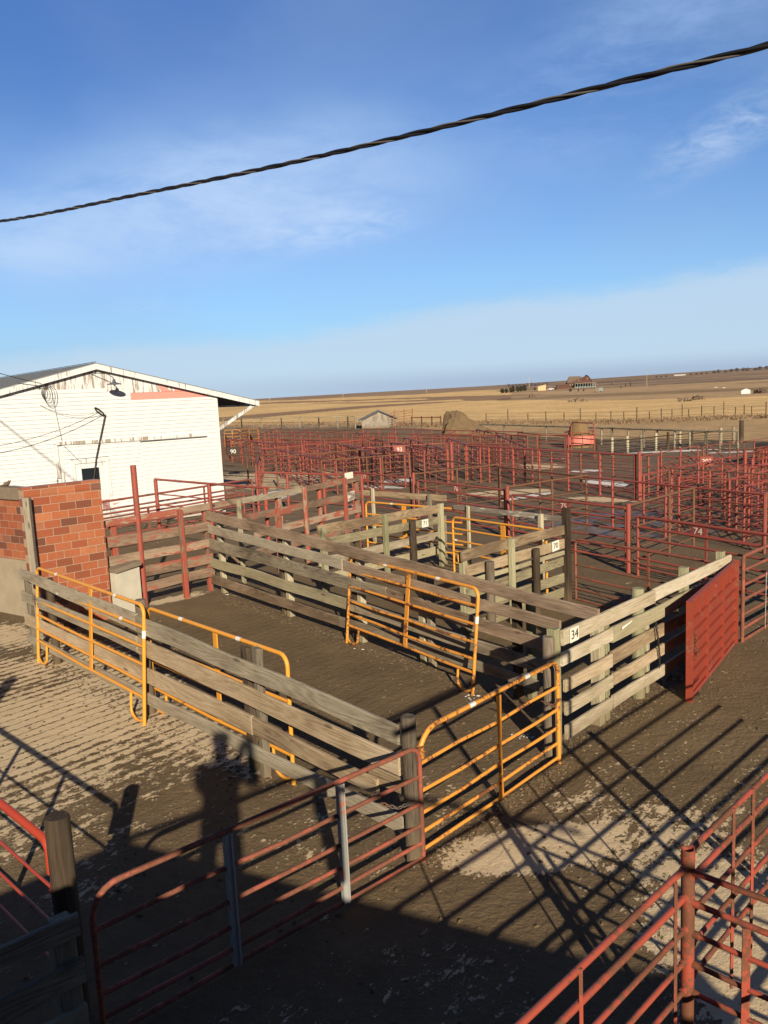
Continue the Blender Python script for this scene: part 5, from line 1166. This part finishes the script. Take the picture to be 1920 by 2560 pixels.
# ------------------------------------------------------------------ overhead cable
KP = [(-420, 590), (0, 553), (347, 486), (694, 414), (1042, 333), (1389, 246.5), (1620, 188), (1920, 113), (2500, -52)]
def onray(px, py, depth):
    d = FW * F_PX + RT * (px - 960) + UPV * (1280 - py); return Vector((0, 0, CH)) + d / F_PX * depth
ax = []
for i in range(421):
    px = -420 + (2920) * i / 420
    for (a, b) in zip(KP, KP[1:]):
        if a[0] <= px <= b[0]: break
    j = KP.index(a); t = (px - a[0]) / (b[0] - a[0])
    m0 = ((KP[j+1][1] - KP[j-1][1]) / (KP[j+1][0] - KP[j-1][0]) if j else (b[1] - a[1]) / (b[0] - a[0])) * (b[0] - a[0])
    m1 = ((KP[j+2][1] - a[1]) / (KP[j+2][0] - a[0]) if j + 2 < len(KP) else (b[1] - a[1]) / (b[0] - a[0])) * (b[0] - a[0])
    py = (2*t**3 - 3*t*t + 1) * a[1] + (t**3 - 2*t*t + t) * m0 + (-2*t**3 + 3*t*t) * b[1] + (t**3 - t*t) * m1
    inv = (1 / 11.5) + (1 / 4.35 - 1 / 11.5) * px / 1920
    ax.append(onray(px, py, 1 / inv))
# resample evenly
seg = [0]
for a, b in zip(ax, ax[1:]): seg.append(seg[-1] + (b - a).length)
N = int(seg[-1] / .035); cen = []; j = 0
for i in range(N + 1):
    s = seg[-1] * i / N
    while j < len(seg) - 2 and seg[j+1] < s: j += 1
    cen.append(ax[j].lerp(ax[j+1], (s - seg[j]) / (seg[j+1] - seg[j])))
mc, nt = material('bare_aluminium_strands'); v = coords(nt, False)
finish(nt, (0.13, 0.125, 0.12), 0.6, None, metal=0.2)
M_RUB = plain('black_cable_rubber', (0.012, 0.013, 0.018), 0.5, 0.2, 30)
oc = root('overhead_cable', 'thick black twisted overhead cable crossing the sky', 'cable', tuple(cen[N // 2]), 0)
c0 = cen[N // 2]
for ph, rad, off, mt, nm in ((0, .0108, .0105, M_RUB, 'insulated_strand'), (2.3, .0108, .0105, M_RUB, 'insulated_strand'), (4.3, .0068, .0125, mc, 'bare_strand')):
    pts = []
    for i, c in enumerate(cen):
        t = (cen[min(i + 1, N)] - cen[max(i - 1, 0)]).normalized(); uu = t.cross(Vector((0, 0, 1))).normalized(); ww = uu.cross(t)
        a = ph - 2 * math.pi * i * .035 / .86
        pts.append(c - c0 + (uu * math.cos(a) + ww * math.sin(a)) * off)
    MB().tube(pts, rad, 10).build(nm, mt, oc)

# ------------------------------------------------------------------ catwalk, added barn block and photographer behind the lens (they cast the foreground shade)
M_DECK = wood_mat('catwalk_planks', (0.08, 0.07, 0.06), (0.18, 0.155, 0.13), (0.3, 0.27, 0.23))
ck = root('catwalk', 'timber catwalk deck on posts under the photographer', 'walkway', (0, 0, 0), 0)
def fin(mb): return mb
ed = [(-2.9, .25), (-1.56, 1.52), (3.3, -.85), (2.4, -2.6), (-3.5, -2.2)]
MB().prism(ed[::-1], 2.50, 2.60).build('deck', M_DECK, ck)
for x, y in ((-1.5, 1.35), (.5, .70), (3.0, -.85)): MB().rpost(x, y, .09, 0, 2.49).build('support_post', WOODV['dark'], ck)
MB().box(.49, .57, .78, .86, 2.6, 3.44).build('rail_post', WOODV['grey'], ck)
MB().tube([(-1.51, 1.50, 2.62), (.53, .84, 3.44)], .03, 8).build('hand_rail', MET['red2'], ck)
MB().tube([(.53, .82, 3.42), (3.2, -.62, 3.42)], .03, 8).build('hand_rail', MET['red2'], ck)
sbn = root('shade_barn', 'plain unseen barn block added behind the catwalk to cut sky light', 'building', (0, 0, 0), 0)  # unseen block put in to keep sky light off the foreground shade
MB().prism([(-9, -2.7), (3.4, -2.7), (3.4, -12), (-9, -12)][::-1], 0, 3.3).build('wall', WOODV['dark'], sbn)
MB().prism([(-9.2, -2.5), (3.6, -2.5), (3.6, -12.2), (-9.2, -12.2)][::-1], 3.31, 3.42).build('roof', M_ROOF, sbn)
MB().prism([(-1.45, 1.2), (3.2, -.98), (3.2, -1.1), (-1.5, 1.08)], 0, 2.48).build('shade_skirting', WOODV['dark'], ck)  # wall added to stop sunlight passing under the deck
# overhead pipe arch made up to cast the long rail shadow in the pen
pa = root('shadow_pipe_arch', 'tall unseen red pipe arch added right of the catwalk to cast rail shadows', 'arch', (1.05, 1.42, 0), R(46))
MB().tube([(0, 0, 3.6), (2.9, 0, 3.6)], .035, 10).build('cross_pipe', MET['red2'], pa)
for s in (1.45, 2.9): MB().tube([(s, 0, 0), (s, 0, 3.6)], .03, 8).build('upright', MET['red2'], pa)
# photographer
def person():
    o = root('person', 'person in a dark jacket and cap holding up a phone on the catwalk', 'person', (-.26, -.34, 2.6), 0)
    J = {}
    V_ = []; E_ = []; RR = []
    def jt(n, p, r, par=None):
        J[n] = len(V_); V_.append(p); RR.append(r)
        if par is not None: E_.append((J[par], J[n]))
    jt('pelvis', (0, 0, .95), .19); jt('waist', (0, 0, 1.12), .20, 'pelvis'); jt('chest', (0, .0, 1.34), .22, 'waist'); jt('neck', (0, .01, 1.53), .075, 'chest'); jt('head', (0, .02, 1.62), .10, 'neck'); jt('crown', (0, .02, 1.71), .115, 'head'); jt('top', (0, .0, 1.79), .08, 'crown')
    for s, n in ((-1, 'l'), (1, 'r')):
        jt(n + 'hip', (s * .11, 0, .88), .125, 'pelvis'); jt(n + 'knee', (s * .13, .02, .50), .085, n + 'hip'); jt(n + 'ank', (s * .13, 0, .09), .045, n + 'knee'); jt(n + 'toe', (s * .15, .17, .04), .038, n + 'ank')
        jt(n + 'sh', (s * .24, 0, 1.42), .105, 'chest')
        if s > 0: el_, wr = (.36, .12, 1.20), (.30, .26, 1.50)
        else: el_, wr = (-.24, .14, 1.16), (.20, .25, 1.48)
        jt(n + 'el', el_, .088, n + 'sh'); jt(n + 'wr', wr, .052, n + 'el'); jt(n + 'palm', (wr[0] + (.01 if s > 0 else .0), wr[1] + .03, wr[2] + .07), .042, n + 'wr')
        for f in range(4):
            b0 = V_[J[n + 'palm']]; z = -.02 + f * .022
            jt(n + 'f%da' % f, (b0[0] + s * .012, b0[1] + .02, b0[2] + .02 + z), .010, n + 'palm'); jt(n + 'f%db' % f, (b0[0] + s * .004, b0[1] + .038 + .002 * f, b0[2] + .024 + z), .009, n + 'f%da' % f); jt(n + 'f%dc' % f, (b0[0] - s * .02, b0[1] + .04, b0[2] + .026 + z), .008, n + 'f%db' % f)
        b0 = V_[J[n + 'palm']]; jt(n + 'tha', (b0[0] - s * .02, b0[1] - .01, b0[2] + .02), .012, n + 'palm'); jt(n + 'thb', (b0[0] - s * .035, b0[1] - .005, b0[2] + .05), .010, n + 'tha')
    me = DATA.meshes.new('body'); me.from_pydata(V_, E_, []); b = DATA.objects.new('body', me); COL.objects.link(b); b.parent = o
    b.modifiers.new('Skin', 'SKIN'); sv = me.skin_vertices[0].data
    for i, r_ in enumerate(RR): sv[i].radius = (r_, r_ * (.72 if i in (0, 1, 2) else 1))
    sv[0].use_root = True
    sub = b.modifiers.new('Smooth', 'SUBSURF'); sub.levels = 1; sub.render_levels = 1
    me.materials.append(plain('dark_jacket_cloth', (0.03, 0.035, 0.05), 0.85))
    lump(0, .01, 1.80, .13, .135, .08).build('cap', plain('cap_cloth', (0.10, 0.08, 0.05), .9), o)
    MB().box(-.09, .09, .10, .20, 1.765, 1.78).build('cap_peak', M_DECK, o)
    lump(0, .118, 1.66, .014, .02, .02).build('nose', M_TANW, o)
    return o
person()
ph = MB().box(-.036, .036, -.006, .002, -.075, .06).build('phone', M_IRON); ph.location = (.0, -.03, 4.2); tag(ph, 'black phone held up in the hands on the catwalk', 'phone')

post('fence_post', 'tall dark post left of the bright red gate, mostly outside the picture', -4.78, 6.0, 'round', .10, 2.85, 'dark')

# ------------------------------------------------------------------ loose clods, straw bits and snow crumbs on the yard
def litter(name, label, cat, spots, n, smin, smax, mt, flat=.5):
    mb = MB()
    for _ in range(n):
        a, b, wd = random.choice(spots); t = random.random()
        x = a[0] + (b[0] - a[0]) * t + random.gauss(0, wd); y = a[1] + (b[1] - a[1]) * t + random.gauss(0, wd)
        s_ = random.uniform(smin, smax) * (.5 + random.random()); an = random.uniform(0, 3.1)
        ux, uy = math.cos(an) * s_, math.sin(an) * s_; k2 = random.uniform(.4, .9)
        mb.add([(x - ux, y - uy, 0), (x + uy * k2, y - ux * k2, 0), (x + ux, y + uy, 0), (x - uy * k2, y + ux * k2, 0), (x + ux * .2, y + uy * .2, s_ * flat), (x - ux * .3, y, s_ * flat * .8)],
               [(0, 1, 5), (1, 4, 5), (1, 2, 4), (2, 3, 4), (3, 5, 4), (3, 0, 5)])
    tag(mb.build(name, mt), label, cat, kind='stuff')
FR = [((-6.3, 14.0), (.1, 6.9), .12), ((-3.7, 17.6), (1.7, 10.5), .13), ((.2, 6.9), (1.9, 8.8), .10), ((1.9, 9.0), (4.6, 11.8), .13), ((-4.5, 12), (2, 9), 1.3), ((0, 7), (4.5, 9.5), 1.2), ((-5, 9), (-1, 8), 1.3), ((3, 9), (6, 12), 1.2)]
litter('mud_clods', 'small clods of dried mud and manure scattered over the yard', 'mud clods', FR, 4200, .010, .030, plain('dried_mud_clods', (0.11, 0.078, 0.046), 0.95, 0.35, 30))
litter('straw_bits', 'pale straw and chips scattered over the yard', 'straw', FR, 1500, .008, .018, plain('pale_straw', (0.42, 0.33, 0.21), 0.9, 0.3, 30), .15)
litter('snow_crumbs', 'crumbs of old snow lying at the foot of posts and gates', 'snow', [((-3.55, 17.75), (-3.4, 17.6), .07), ((-1.25, 15.0), (-1.0, 14.85), .06), ((-.55, 13.3), (-.35, 13.2), .05), ((1.0, 10.95), (1.25, 10.75), .06), ((1.5, 9.6), (1.6, 9.5), .06)], 32, .012, .03, plain('old_snow', (0.72, 0.73, 0.76), 0.7, 0.05), .3)

PF('second red pipe alley fence directly behind the tall one', (4.6, 39.4), (9.7, 29.9), 1.52, [.2, .42, .65, .88, 1.12, 1.32], 1.78, 'red2', rp=.045, rt_=.03, rr=.017)
for a, b, lab in (((8.2, 23.3), (12.2, 19.6), 'nearest to gate 74'), ((9.4, 22.2), (13.4, 25.8), 'crossing behind the gate 74'), ((11.0, 24.6), (16.6, 30.0), 'fourth one out, under the 202 board'), ((13.2, 29.2), (16.4, 26.2), 'short one left of the loading rack'), ((10.0, 29.8), (13.6, 26.4), 'short one beside the thick end post')):
    PF('red pipe pen fence at the right, ' + lab, a, b, 1.46, [.2, .42, .65, .9, 1.15], 1.9, random.choice(('red', 'red2')), rp=.035, rt_=.02, rr=.013, group='right-hand red pen fences', n=6)
